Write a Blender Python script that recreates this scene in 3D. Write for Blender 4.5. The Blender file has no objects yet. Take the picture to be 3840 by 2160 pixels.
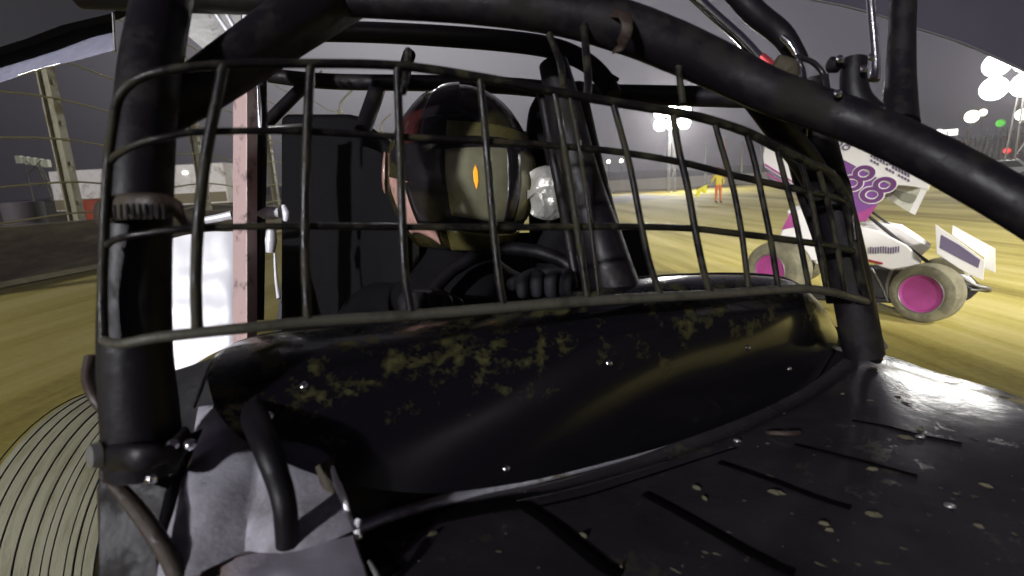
import bpy, bmesh, math, random
from mathutils import Vector, Matrix, noise
from mathutils.bvhtree import BVHTree
random.seed(7)
R = math.radians
sc = bpy.context.scene
COL = sc.collection

# ------------------------------------------------------------------ camera
CH = 1.5
pit, rol = math.atan((1080-700)/1920.0), R(3.06)
F = Vector((0, math.cos(pit), -math.sin(pit)))
U0 = Vector((0, math.sin(pit), math.cos(pit)))
R0 = Vector((1, 0, 0))
RT = R0*math.cos(rol) - U0*math.sin(rol)
UP = U0*math.cos(rol) + R0*math.sin(rol)
C0 = Vector((0, 0, CH))
cam = bpy.data.objects.new('camera', bpy.data.cameras.new('camera'))
COL.objects.link(cam)
cam.data.sensor_width = 36; cam.data.lens = 18
cam.data.clip_start = 0.02; cam.data.clip_end = 5000
M = Matrix((RT, UP, -F)).transposed().to_4x4(); M.translation = C0
cam.matrix_world = M
sc.camera = cam

def ray(px, py):
    return RT*((px-1920)/1920.0) + UP*((1080-py)/1920.0) + F
def P(px, py, d):
    return C0 + ray(px, py)*d
def on_z(px, py, z):
    r = ray(px, py); return C0 + r*((z-CH)/r.z)

def gz(x):
    """track profile across: banked up to the outside wall, falling to the infield"""
    def soft(t, k=0.6): return k*math.log1p(math.exp(max(-40, min(40, t/k))))
    zl = 0.09*(soft(-x-2.5) - soft(-x-7.6))
    zr = -0.1*(soft(x-1.0) - soft(x-8.0))
    return zl + zr
def on_ground(px, py):
    r = ray(px, py)
    if r.z > -1e-4: r.z = -1e-4
    t0, t1 = 0.2, 3000
    f = lambda t: (C0 + r*t).z - gz((C0 + r*t).x)
    for _ in range(60):
        m = (t0+t1)/2
        if f(m) > 0: t0 = m
        else: t1 = m
    return C0 + r*t0

# ------------------------------------------------------------------ materials
def mat(name, base, rough=0.5, metal=0.0, mud=None, mud_amt=0.0, mud_scale=8, bump=0.0, bump_scale=40,
        coat=0.0, emit=None, estr=0.0, var=0.0, var_scale=5, spec=0.5, stretch=None, soft=.14, mud_z=None, rough_var=0.0, alpha=1.0, detail=6):
    m = bpy.data.materials.new(name); m.use_nodes = True
    nt = m.node_tree; N = nt.nodes; L = nt.links
    b = N['Principled BSDF']
    b.inputs['Base Color'].default_value = (*base, 1)
    b.inputs['Roughness'].default_value = rough
    b.inputs['Metallic'].default_value = metal
    b.inputs['Specular IOR Level'].default_value = spec
    b.inputs['Coat Weight'].default_value = coat
    b.inputs['Coat Roughness'].default_value = 0.08
    if emit:
        b.inputs['Emission Color'].default_value = (*emit, 1); b.inputs['Emission Strength'].default_value = estr
    tc = N.new('ShaderNodeTexCoord'); mp = N.new('ShaderNodeMapping')
    L.new(tc.outputs['Object'], mp.inputs['Vector'])
    if stretch: mp.inputs['Scale'].default_value = stretch
    def nz(scale, det=detail, r=0.6):
        n = N.new('ShaderNodeTexNoise'); n.inputs['Scale'].default_value = scale
        n.inputs['Detail'].default_value = det; n.inputs['Roughness'].default_value = r
        L.new(mp.outputs['Vector'], n.inputs['Vector']); return n
    col = None
    if var > 0:
        n = nz(var_scale); r_ = N.new('ShaderNodeMapRange')
        r_.inputs['From Min'].default_value = .3; r_.inputs['From Max'].default_value = .7
        r_.inputs['To Min'].default_value = 1-var; r_.inputs['To Max'].default_value = 1+var
        L.new(n.outputs['Fac'], r_.inputs['Value'])
        v = N.new('ShaderNodeVectorMath'); v.operation = 'SCALE'
        v.inputs[0].default_value = base; L.new(r_.outputs['Result'], v.inputs['Scale'])
        col = v.outputs['Vector']
    fac = None
    if mud:
        n = nz(mud_scale, 10, .72); cr = N.new('ShaderNodeMapRange')
        t = 0.72 - 0.4*mud_amt
        cr.inputs['From Min'].default_value = t-soft*.4; cr.inputs['From Max'].default_value = t+soft*.6
        src = n.outputs['Fac']
        if mud_z:      # more mud towards the top edge
            sx = N.new('ShaderNodeSeparateXYZ'); L.new(tc.outputs['Object'], sx.inputs[0])
            zr = N.new('ShaderNodeMapRange'); zr.inputs['From Min'].default_value = mud_z[0]; zr.inputs['From Max'].default_value = mud_z[1]
            zr.inputs['To Min'].default_value = -mud_z[2]; zr.inputs['To Max'].default_value = 0
            L.new(sx.outputs['Z'], zr.inputs['Value']); az = N.new('ShaderNodeMath'); az.operation = 'ADD'
            L.new(src, az.inputs[0]); L.new(zr.outputs['Result'], az.inputs[1]); src = az.outputs[0]
        L.new(src, cr.inputs['Value']); fac = cr.outputs['Result']
        mx = N.new('ShaderNodeMix'); mx.data_type = 'RGBA'
        mx.inputs['A'].default_value = (*base, 1); mx.inputs['B'].default_value = (*mud, 1)
        if col: L.new(col, mx.inputs['A'])
        L.new(fac, mx.inputs['Factor']); col = mx.outputs['Result']
        rx = N.new('ShaderNodeMix'); rx.data_type = 'FLOAT'
        rx.inputs['A'].default_value = rough; rx.inputs['B'].default_value = 0.85
        L.new(fac, rx.inputs['Factor']); L.new(rx.outputs['Result'], b.inputs['Roughness'])
        ml = N.new('ShaderNodeMath'); ml.operation = 'MULTIPLY_ADD'
        L.new(fac, ml.inputs[0]); ml.inputs[1].default_value = -metal; ml.inputs[2].default_value = metal
        L.new(ml.outputs[0], b.inputs['Metallic'])
        if coat:
            mc = N.new('ShaderNodeMath'); mc.operation = 'MULTIPLY_ADD'
            L.new(fac, mc.inputs[0]); mc.inputs[1].default_value = -coat; mc.inputs[2].default_value = coat
            L.new(mc.outputs[0], b.inputs['Coat Weight'])
    elif rough_var > 0:
        n = nz(bump_scale*.4); rr = N.new('ShaderNodeMapRange')
        rr.inputs['From Min'].default_value = .3; rr.inputs['From Max'].default_value = .7
        rr.inputs['To Min'].default_value = max(.02, rough-rough_var); rr.inputs['To Max'].default_value = rough+rough_var
        L.new(n.outputs['Fac'], rr.inputs['Value']); L.new(rr.outputs['Result'], b.inputs['Roughness'])
    if col: L.new(col, b.inputs['Base Color'])
    if bump > 0 or mud:
        n = nz(bump_scale); bp = N.new('ShaderNodeBump'); bp.inputs['Distance'].default_value = 0.01
        bp.inputs['Strength'].default_value = max(bump, .05)
        if fac:
            ad = N.new('ShaderNodeMath'); ad.operation = 'MULTIPLY_ADD'
            L.new(fac, ad.inputs[0]); ad.inputs[1].default_value = .5; L.new(n.outputs['Fac'], ad.inputs[2])
            L.new(ad.outputs[0], bp.inputs['Height'])
        else: L.new(n.outputs['Fac'], bp.inputs['Height'])
        L.new(bp.outputs['Normal'], b.inputs['Normal'])
    return m

MUD = (0.085, 0.075, 0.022)
MUDL = (0.16, 0.14, 0.06)
m_cage = mat('cage_black', (0.006, 0.0045, 0.007), .46, spec=.25, mud=(0.011, .009, .007), mud_amt=.45, mud_scale=14, bump=.12)
m_wire = mat('wire_black', (0.007, 0.006, 0.007), .34, .2, spec=.35, mud=(0.026, .022, .010), mud_amt=.5, mud_scale=30, bump=.1)
m_wired = mat('wire_dusty', (0.075, 0.07, 0.055), .45, .2, mud=(0.025, .022, .012), mud_amt=.5, mud_scale=22, bump=.15)
m_cowl = mat('cowl_gloss_black', (0.004, 0.0035, 0.005), .20, mud=(.045, .041, .010), mud_amt=.42, mud_scale=26, soft=.12, mud_z=(1.23, 1.31, .20), spec=.3, coat=.22, bump=.02, bump_scale=5)
m_hood = mat('hood_dusty_black', (0.028, 0.024, 0.029), .20, spec=.22, mud=(.08, .07, .035), mud_amt=.16, mud_scale=13, coat=.04, bump=.12, bump_scale=16, var=.4, var_scale=9)
m_slot = mat('slot_black', (0.0015, .001, .0015), .9, spec=.05, bump=.1)
m_alu = mat('muddy_aluminium', (0.62, .60, .70), .26, .7, mud=(.05, .038, .032), mud_amt=.38, mud_scale=6, soft=.3, bump=.22, bump_scale=12)
m_alub = mat('bright_aluminium', (0.80, .80, .86), .35, .25, mud=(.35, .33, .30), mud_amt=.10, mud_scale=30, bump=.1, bump_scale=20)
m_chrome = mat('polished_metal', (0.85, .85, .88), .16, 1.0, bump=.06, bump_scale=60)
m_pink = mat('pinkish_strap', (0.48, .34, .33), .5, .1, mud=(.05, .035, .035), mud_amt=.30, mud_scale=28, bump=.15)
m_brown = mat('rusty_bracket', (0.026, .015, .012), .5, mud=(.045, .037, .02), mud_amt=.45, mud_scale=12, bump=.3)
m_black = mat('plain_black', (0.005, .004, .006), .5, spec=.25, bump=.12, bump_scale=60)
m_seat = mat('seat_padding', (0.0025, .002, .003), .8, spec=.15, bump=.2, bump_scale=90)
m_wingu = mat('wing_underside', (0.075, .075, .115), .45, .3, var=.12, bump=.08, mud=(.06, .055, .05), mud_amt=.2, mud_scale=6)
m_wingd = mat('wing_dark', (0.006, .005, .009), .7, spec=.2, bump=.1)
m_board = mat('sideboard_grey', (0.055, .05, .07), .55, bump=.05, var=.1)
m_grey = mat('grey_plate', (0.20, .195, .19), .4, .5, mud=(.07, .065, .06), mud_amt=.25, mud_scale=18, bump=.1)
m_tyre = mat('clay_covered_rubber', (0.155, .15, .10), .8, mud=(.11, .105, .06), mud_amt=.5, mud_scale=5, bump=.25, bump_scale=30, stretch=(6, 1, 1))
m_groove = mat('groove_rubber', (0.03, .03, .028), .8, bump=.2)
m_red = mat('red_anodised', (0.5, .06, .07), .35, .6, bump=.1)
m_hose = mat('hose_black', (0.01, .009, .011), .35, bump=.1)
m_suit = mat('race_suit_black', (0.004, .0035, .0045), .9, spec=.1, bump=.3, bump_scale=25)
m_helm = mat('helmet_olive', (0.055, .048, .015), .18, .3, mud=(.03, .025, .012), mud_amt=.40, mud_scale=9, coat=.7, var=.5, var_scale=14)
m_helmr = mat('helmet_maroon', (0.045, .010, .009), .2, .2, coat=.6, bump=.02, var=.4, var_scale=20)
m_helmk = mat('helmet_black', (0.01, .008, .01), .25, coat=.4, bump=.03)
m_helmp = mat('helmet_pink', (0.52, .30, .26), .3, bump=.05, coat=.3, mud=(.25, .16, .13), mud_amt=.35, mud_scale=30)
m_helmy = mat('chin_yellow', (0.095, .085, .025), .4, mud=(.06, .05, .015), mud_amt=.45, mud_scale=22, coat=.2)
m_visor = mat('visor_mirror', (0.30, .29, .19), .22, .5, bump=.05, bump_scale=14, var=.35, var_scale=14)
m_amber = mat('amber_glint_glow', (0.9, .38, .02), .3, emit=(1, .40, .03), estr=.55)  # glint on the visor, put in as a glowing amber patch
m_pad = mat('silver_padding', (0.62, .60, .56), .32, .55, bump=.9, bump_scale=28)
m_glove = mat('glove_grey', (0.012, .011, .014), .7, spec=.2, bump=.3)

# ------------------------------------------------------------------ mesh helpers
class MB:
    def __init__(s): s.v = []; s.f = []; s.m = []
    def add(s, vs, fs, mi=0):
        o = len(s.v); s.v += [Vector(v) for v in vs]
        for f in fs: s.f.append([i+o for i in f]); s.m.append(mi)
    def box(s, c, hx, hy, hz, ax=None, mi=0):
        c = Vector(c); ax = ax or (Vector((1, 0, 0)), Vector((0, 1, 0)), Vector((0, 0, 1)))
        vs = [c + ax[0]*(hx*i) + ax[1]*(hy*j) + ax[2]*(hz*k) for i in (-1, 1) for j in (-1, 1) for k in (-1, 1)]
        s.add(vs, [(0, 1, 3, 2), (4, 6, 7, 5), (0, 4, 5, 1), (2, 3, 7, 6), (0, 2, 6, 4), (1, 5, 7, 3)], mi)
    def tube(s, pts, r, seg=12, smooth=5, flat=1.0, flat_dir=None, mi=0, closed_path=False):
        pts = [Vector(p) for p in pts]
        rs = list(r) if isinstance(r, (list, tuple)) else [r]*len(pts)
        if smooth > 1 and len(pts) > 2:
            q, qr = [], []
            n = len(pts)
            for i in range(n if closed_path else n-1):
                g = (lambda k: pts[k % n]) if closed_path else (lambda k: pts[max(0, min(n-1, k))])
                p0, p1, p2, p3 = g(i-1), g(i), g(i+1), g(i+2)
                for k in range(smooth):
                    t = k/smooth
                    q.append(.5*((2*p1) + (p2-p0)*t + (2*p0-5*p1+4*p2-p3)*t*t + (3*p1-p0-3*p2+p3)*t**3))
                    qr.append(rs[i]*(1-t) + rs[(i+1) % n]*t)
            if not closed_path: q.append(pts[-1]); qr.append(rs[-1])
            pts, rs = q, qr
        n = len(pts); t_prev = None; nrm = None; rings = []
        for i, p in enumerate(pts):
            if closed_path: t = (pts[(i+1) % n] - pts[i-1]).normalized()
            else: t = (pts[min(n-1, i+1)] - pts[max(0, i-1)]).normalized()
            if nrm is None:
                a = flat_dir if flat_dir else (Vector((0, 0, 1)) if abs(t.z) < .9 else Vector((1, 0, 0)))
                nrm = (a - t*a.dot(t)).normalized()
            else:
                a = flat_dir if flat_dir else nrm
                nrm = (a - t*a.dot(t)).normalized()
            bn = t.cross(nrm)
            rings.append([p + nrm*(math.cos(2*math.pi*k/seg)*rs[i]*flat) + bn*(math.sin(2*math.pi*k/seg)*rs[i]) for k in range(seg)])
        vs = [v for rg in rings for v in rg]; fs = []
        for i in range(n if closed_path else n-1):
            j = (i+1) % n
            for k in range(seg):
                a, b = i*seg+k, i*seg+(k+1) % seg
                fs.append((a, b, j*seg+(k+1) % seg, j*seg+k))
        if not closed_path:
            fs.append(list(range(seg))[::-1]); fs.append([(n-1)*seg+k for k in range(seg)])
        s.add(vs, fs, mi)
    def prism(s, pts, nrm, th, mi=0):
        """closed slab from a polygon, extruded by th along nrm (both ways half)"""
        n = Vector(nrm).normalized()*(th/2); k = len(pts); pts = [Vector(p) for p in pts]
        vs = [p+n for p in pts] + [p-n for p in pts]
        fs = [list(range(k)), list(range(2*k-1, k-1, -1))] + [(i, i+k, (i+1) % k+k, (i+1) % k) for i in range(k)]
        s.add(vs, fs, mi)
    def grid(s, rows, mi=0, th=0.0, th_dir=None):
        nr, nc = len(rows), len(rows[0]); vs = [Vector(p) for r_ in rows for p in r_]
        fs = [(i*nc+j, i*nc+j+1, (i+1)*nc+j+1, (i+1)*nc+j) for i in range(nr-1) for j in range(nc-1)]
        s.add(vs, fs, mi)
        if th:
            d = Vector(th_dir)*th
            s.add([v+d for v in vs], [f[::-1] for f in fs], mi)
            o = len(s.v)-2*len(vs); n = len(vs)
            bd = [j for j in range(nc)] + [i*nc+nc-1 for i in range(1, nr)] + [(nr-1)*nc+j for j in range(nc-2, -1, -1)] + [i*nc for i in range(nr-2, 0, -1)]
            for a, b in zip(bd, bd[1:]+bd[:1]): s.f.append([o+b, o+a, o+a+n, o+b+n]); s.m.append(mi)
    def lathe(s, c, axis, prof, seg=40, mi=0, closed=True):
        """profile of (offset along axis, radius)"""
        axis = Vector(axis).normalized(); a = Vector((0, 0, 1)) if abs(axis.z) < .9 else Vector((1, 0, 0))
        e1 = (a-axis*a.dot(axis)).normalized(); e2 = axis.cross(e1); c = Vector(c)
        vs = [c + axis*o + (e1*math.cos(2*math.pi*k/seg) + e2*math.sin(2*math.pi*k/seg))*r for o, r in prof for k in range(seg)]
        fs = []
        n = len(prof)
        for i in range(n-1):
            for k in range(seg):
                fs.append((i*seg+k, i*seg+(k+1) % seg, (i+1)*seg+(k+1) % seg, (i+1)*seg+k))
        if closed: fs.append(list(range(seg))[::-1]); fs.append([(n-1)*seg+k for k in range(seg)])
        s.add(vs, fs, mi)
    def build(s, name, mats, parent=None, smooth=True, bevel=0):
        me = bpy.data.meshes.new(name); o = bpy.data.objects.new(name, me); COL.objects.link(o)
        off = parent_world(parent)
        me.from_pydata([v-off for v in s.v], [], s.f)
        for m_ in (mats if isinstance(mats, (list, tuple)) else [mats]): me.materials.append(m_)
        for p, mi in zip(me.polygons, s.m): p.material_index = mi
        bm = bmesh.new(); bm.from_mesh(me); bmesh.ops.recalc_face_normals(bm, faces=bm.faces); bm.to_mesh(me); bm.free()
        me.update()
        if smooth:
            me.polygons.foreach_set('use_smooth', [True]*len(me.polygons))
            try: me.set_sharp_from_angle(angle=R(38))
            except Exception: pass
        if parent: o.parent = parent
        if bevel:
            b = o.modifiers.new('b', 'BEVEL'); b.width = bevel; b.segments = 2; b.limit_method = 'ANGLE'
        return o

def parent_world(o):
    v = Vector((0, 0, 0))
    while o: v += o.location; o = o.parent
    return v
def thing(name, loc, label, cat, group=None, kind=None):
    o = bpy.data.objects.new(name, None); COL.objects.link(o); o.location = loc; o.empty_display_size = .2
    o['label'] = label; o['category'] = cat
    if group: o['group'] = group
    if kind: o['kind'] = kind
    return o
def tag(o, label=None, cat=None, group=None, kind=None):
    if label: o['label'] = label
    if cat: o['category'] = cat
    if group: o['group'] = group
    if kind: o['kind'] = kind
    return o
def T(name, parent, pts, wpx=None, r=None, m_=m_cage, seg=16, smooth=6, flat=1.0, flat_dir=None):
    """tube through (px, py, depth); wpx = width in photo pixels"""
    W = [P(*p[:3]) for p in pts]
    if r is None:
        ws = wpx if isinstance(wpx, (list, tuple)) else [wpx]*len(pts)
        r = [w/2/1920*p[2] for w, p in zip(ws, pts)]
    b = MB(); b.tube(W, r, seg, smooth, flat, flat_dir); return b.build(name, m_, parent)
def skin(name, chain, mats, parent=None, matfn=None, sub=2):
    """chain: list of (pos, radius, parent index) -> one continuous skinned body, applied"""
    me = bpy.data.meshes.new(name); o = bpy.data.objects.new(name, me); COL.objects.link(o)
    off = parent_world(parent)
    me.from_pydata([Vector(c[0])-off for c in chain], [(i, c[2]) for i, c in enumerate(chain) if c[2] is not None], [])
    sk = o.modifiers.new('s', 'SKIN'); sk.use_smooth_shade = True
    for i, c in enumerate(chain):
        d = me.skin_vertices[0].data[i]
        d.radius = c[1] if isinstance(c[1], tuple) else (c[1], c[1])
        if c[2] is None: d.use_root = True
    ss = o.modifiers.new('u', 'SUBSURF'); ss.levels = ss.render_levels = sub
    dg = bpy.context.evaluated_depsgraph_get()
    new = bpy.data.meshes.new_from_object(o.evaluated_get(dg)); o.modifiers.clear(); o.data = new
    new.materials.clear()
    for m_ in mats: new.materials.append(m_)
    new.polygons.foreach_set('use_smooth', [True]*len(new.polygons))
    if matfn:
        for p in new.polygons: p.material_index = matfn(p.center + off)
    if parent: o.parent = parent
    return o

# ------------------------------------------------------------------ world
w = bpy.data.worlds.new('World'); sc.world = w; w.use_nodes = True
nt = w.node_tree; N = nt.nodes; L = nt.links; N.clear()
out = N.new('ShaderNodeOutputWorld'); bg = N.new('ShaderNodeBackground'); L.new(bg.outputs[0], out.inputs['Surface'])
tc = N.new('ShaderNodeTexCoord')
def lobe(direction, power, colour):
    d = N.new('ShaderNodeVectorMath'); d.operation = 'DOT_PRODUCT'
    nrm = N.new('ShaderNodeVectorMath'); nrm.operation = 'NORMALIZE'; L.new(tc.outputs['Generated'], nrm.inputs[0])
    L.new(nrm.outputs[0], d.inputs[0]); d.inputs[1].default_value = direction.normalized()
    mx = N.new('ShaderNodeMath'); mx.operation = 'MAXIMUM'; L.new(d.outputs['Value'], mx.inputs[0]); mx.inputs[1].default_value = 0
    pw = N.new('ShaderNodeMath'); pw.operation = 'POWER'; L.new(mx.outputs[0], pw.inputs[0]); pw.inputs[1].default_value = power
    v = N.new('ShaderNodeVectorMath'); v.operation = 'SCALE'; v.inputs[0].default_value = colour; L.new(pw.outputs[0], v.inputs['Scale'])
    return v.outputs[0]
def vadd(a, b):
    v = N.new('ShaderNodeVectorMath'); v.operation = 'ADD'; L.new(a, v.inputs[0]); L.new(b, v.inputs[1]); return v.outputs[0]
sky = N.new('ShaderNodeTexSky'); sky.sky_type = 'NISHITA'; sky.sun_disc = False
sky.sun_elevation = R(-6); sky.sun_rotation = R(200)
sk_s = N.new('ShaderNodeVectorMath'); sk_s.operation = 'SCALE'; L.new(sky.outputs[0], sk_s.inputs[0]); sk_s.inputs['Scale'].default_value = .02
base = N.new('ShaderNodeVectorMath'); base.operation = 'ADD'; base.inputs[1].default_value = (.014, .010, .019); L.new(sk_s.outputs[0], base.inputs[0])
acc = vadd(base.outputs[0], lobe(ray(1500, 150), 15, (.37, .36, .375)))     # dusty air lit by the floodlights
acc = vadd(acc, lobe(ray(2500, 440), 12, (.03, .032, .045)))
acc = vadd(acc, lobe(ray(3840, 300), 14, (.05, .048, .06)))
L.new(acc, bg.inputs['Color']); bg.inputs['Strength'].default_value = 1.0

# ------------------------------------------------------------------ ground
m_track = bpy.data.materials.new('clay_track'); m_track.use_nodes = True
nt = m_track.node_tree; N = nt.nodes; L = nt.links; b = N['Principled BSDF']
tc = N.new('ShaderNodeTexCoord')
def gn(scale_v, sc_, det=6, r_=.6):
    mp = N.new('ShaderNodeMapping'); mp.inputs['Scale'].default_value = scale_v
    mp.inputs['Rotation'].default_value = (0, 0, R(9))
    n = N.new('ShaderNodeTexNoise'); n.inputs['Scale'].default_value = sc_; n.inputs['Detail'].default_value = det; n.inputs['Roughness'].default_value = r_
    L.new(tc.outputs['Object'], mp.inputs['Vector']); L.new(mp.outputs['Vector'], n.inputs['Vector']); return n.outputs['Fac']
n1 = gn((1, .08, 1), .55); n2 = gn((1, .05, 1), 3.5); n3 = gn((1, 1, 1), 14, 8, .7)
cr = N.new('ShaderNodeValToRGB')
e = cr.color_ramp.elements
e[0].position = .36; e[0].color = (.20, .155, .014, 1); e[1].position = .66; e[1].color = (.54, .46, .18, 1)
x = cr.color_ramp.elements.new(.5); x.color = (.40, .34, .075, 1)
ma = N.new('ShaderNodeMath'); ma.operation = 'MULTIPLY_ADD'; L.new(n2, ma.inputs[0]); ma.inputs[1].default_value = .35; L.new(n1, ma.inputs[2])
mb = N.new('ShaderNodeMath'); mb.operation = 'MULTIPLY_ADD'; L.new(n3, mb.inputs[0]); mb.inputs[1].default_value = .2; L.new(ma.outputs[0], mb.inputs[2])
mc = N.new('ShaderNodeMath'); mc.operation = 'SUBTRACT'; L.new(mb.outputs[0], mc.inputs[0]); mc.inputs[1].default_value = .275
L.new(mc.outputs[0], cr.inputs['Fac'])
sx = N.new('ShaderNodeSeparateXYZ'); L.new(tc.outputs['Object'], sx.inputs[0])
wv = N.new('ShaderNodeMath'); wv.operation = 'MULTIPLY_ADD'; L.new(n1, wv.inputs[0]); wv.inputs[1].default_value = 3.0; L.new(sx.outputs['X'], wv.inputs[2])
outer_dim = N.new('ShaderNodeMapRange'); outer_dim.inputs['From Min'].default_value = -2.2; outer_dim.inputs['From Max'].default_value = 1.5   # outer lane darkened in the colour, for weaker light there
outer_dim.inputs['To Min'].default_value = .70; outer_dim.inputs['To Max'].default_value = 1; outer_dim.interpolation_type = 'SMOOTHSTEP'; L.new(wv.outputs[0], outer_dim.inputs['Value'])
sc3 = N.new('ShaderNodeVectorMath'); sc3.operation = 'SCALE'; L.new(cr.outputs['Color'], sc3.inputs[0]); L.new(outer_dim.outputs['Result'], sc3.inputs['Scale'])
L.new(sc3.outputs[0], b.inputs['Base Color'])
b.inputs['Roughness'].default_value = .8
bp = N.new('ShaderNodeBump'); bp.inputs['Strength'].default_value = .35; bp.inputs['Distance'].default_value = .03
L.new(mb.outputs[0], bp.inputs['Height']); L.new(bp.outputs['Normal'], b.inputs['Normal'])
xs = [-1500, -300, -80, -30, -15] + [-10+i*.4 for i in range(0, 56)] + [13, 20, 60, 300, 1500]
ys = [-600, -100, -30, -10, -4, 0, 3, 6, 10, 15, 22, 32, 50, 80, 140, 300, 700, 2500]
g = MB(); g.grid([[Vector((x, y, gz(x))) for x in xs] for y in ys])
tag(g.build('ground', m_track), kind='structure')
m_road = mat('grey_lane', (.16, .155, .15), .8, var=.3, var_scale=.4, bump=.2, bump_scale=3)
g = MB()
lane = [(2180, 772), (2350, 757), (2560, 735), (2760, 716), (2960, 706), (2960, 696), (2760, 698), (2560, 712), (2350, 730), (2180, 742)]
lp = [on_z(a, b_, -.69) for a, b_ in lane]
g.add(lp, [(0, 1, 8, 9), (1, 2, 7, 8), (2, 3, 6, 7), (3, 4, 5, 6)])
tag(g.build('infield_lane', m_road, smooth=False), kind='structure')

# ------------------------------------------------------------------ OUR CAR
car = thing('sprint_car', (0.15, 1.0, 0), 'black sprint car carrying the camera, with mesh rock guard and muddy bonnet in the foreground', 'racing car')
# roll cage -------------------------------------------------------------
T('cage_tube', car, [(628, -120, .50), (600, 60, .48), (566, 250, .45), (540, 500, .43), (524, 760, .42), (512, 1000, .42), (508, 1300, .42), (528, 1560, .425), (545, 1760, .43)], [190, 196, 202, 206, 216, 226, 238, 252, 252])
T('cage_tube', car, [(500, 500, .47), (600, 420, .48), (760, 325, .50), (960, 185, .54), (1140, 60, .58), (1300, -40, .62)], [178, 180, 185, 200, 215, 215])
T('cage_tube', car, [(300, -30, .60), (700, -16, .60), (1050, -8, .60), (1350, 0, .60), (1750, 14, .60), (2080, 42, .60), (2330, 100, .60), (2530, 176, .60), (2720, 262, .60), (2880, 340, .59),
                     (3060, 405, .58), (3250, 475, .56), (3500, 592, .54), (3840, 782, .50), (4150, 980, .47)], [115, 118, 120, 122, 140, 166, 182, 180, 170, 160, 155, 160, 168, 178, 190])
T('cage_tube', car, [(2740, 280, .62), (2830, 360, .64), (2930, 490, .67), (3030, 620, .71), (3080, 720, .73)], 104)
T('cage_tube', car, [(3030, 300, .74), (3060, 520, .75), (3116, 740, .76), (3165, 940, .77), (3205, 1140, .78), (3240, 1330, .79)], 136)
T('cage_tube', car, [(2075, 240, .74), (2120, 420, .73), (2180, 680, .72), (2250, 900, .71), (2320, 1110, .70)], [110, 130, 150, 170, 180])
T('cage_tube', car, [(2150, 330, .84), (2220, 640, .82), (2290, 900, .80), (2350, 1110, .78)], 96)
T('cage_tube', car, [(2975, 480, .80), (3030, 700, .80), (3100, 900, .80), (3150, 1130, .80)], 90)
T('cage_tube', car, [(2030, 330, .80), (2070, 560, .79), (2120, 820, .78), (2170, 1100, .77)], 40)
T('cage_tube', car, [(1090, 118, .95), (1400, 122, .95), (1750, 142, .95), (2030, 172, .95), (2170, 218, .95), (2250, 280, .94), (2300, 360, .92)], [70, 74, 76, 76, 72, 70, 70])
T('cage_tube', car, [(900, 262, 1.15), (1050, 288, 1.15), (1250, 306, 1.15), (1600, 312, 1.15), (1900, 322, 1.15), (2150, 345, 1.12), (2500, 358, 1.05), (2820, 366, .95)], [50, 54, 58, 60, 62, 66, 74, 78])
T('cage_tube', car, [(985, 478, 1.10), (1060, 402, 1.12), (1150, 312, 1.14)], 46)
T('cage_tube', car, [(1420, 320, 1.15), (1392, 400, 1.13), (1360, 490, 1.1)], 62)
T('cage_tube', car, [(1535, 205, 1.0), (1522, 250, 1.05), (1512, 300, 1.12)], 48)
T('cage_tube', car, [(3390, -90, .66), (3382, 120, .65), (3376, 300, .64), (3372, 470, .62)], [86, 88, 100, 130])
T('cage_tube', car, [(985, 300, .90), (984, 520, .90), (978, 800, .90), (972, 1200, .90)], 34, m_=m_wire)
T('rod_or_glint', car, [(3262, -60, .62), (3270, 60, .62), (3281, 180, .62), (3284, 262, .62), (3276, 300, .62)], [30, 30, 30, 32, 42], m_=m_chrome)
T('wing_strut', car, [(2585, -30, .66), (2680, 58, .66), (2770, 138, .66), (2840, 212, .66), (2905, 290, .66)], 40, m_=m_chrome)
T('damper', car, [(2740, -50, .70), (2830, 48, .70), (2930, 130, .70), (2998, 230, .69)], [84, 88, 84, 66], m_=m_black)
T('damper_glint', car, [(2932, 136, .668), (2962, 164, .664), (2986, 206, .662)], [20, 26, 18], m_=m_chrome)  # highlight along the damper, put in as a chrome strip
T('red_fitting', car, [(2850, 212, .62), (2880, 242, .62), (2910, 275, .62)], [34, 44, 36], m_=m_red)
T('red_fitting', car, [(2905, 235, .61), (2950, 262, .61), (2965, 300, .61)], [60, 86, 60], m_=m_brown)
T('hose', car, [(2985, 212, .66), (3045, 232, .66), (3085, 275, .66), (3102, 330, .65), (3108, 400, .64)], 20, m_=m_hose)
T('hose', car, [(2985, 212, .66), (3008, 260, .66), (3018, 320, .65), (3022, 420, .66), (3015, 520, .68)], 20, m_=m_hose)
T('rod_or_glint', car, [(2990, 225, .655), (3003, 270, .652), (3010, 330, .648)], 8, m_=m_chrome)  # white highlight of the hose, put in as a thin bright rod
T('clamp_band', car, [(2300, 50, .575), (2340, 60, .558), (2352, 110, .552), (2330, 165, .565), (2310, 185, .58)], 44, m_=m_brown, flat=.35, flat_dir=F)
for pts in ([(2722, 300, .60), (2800, 345, .60), (2870, 375, .61)], [(500, 400, .45), (560, 470, .43), (600, 560, .43)], [(2262, 262, .93), (2295, 285, .92), (2320, 300, .92)], [(1105, 330, 1.12), (1150, 345, 1.12)]):
    T('weld_bead', car, pts, 14, m_=m_cage, seg=8)
b_ = MB(); b_.prism([P(520, -300, .70), P(2500, -300, .70), P(2330, -5, .68), P(2210, 60, .68), P(2080, 105, .68), P(1750, 78, .68), P(1350, 58, .68), P(1040, 60, .68), P(930, 38, .68), P(540, 34, .68)], -F, .012)
b_.build('roof_plate', m_wingd, car, smooth=False)
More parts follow.
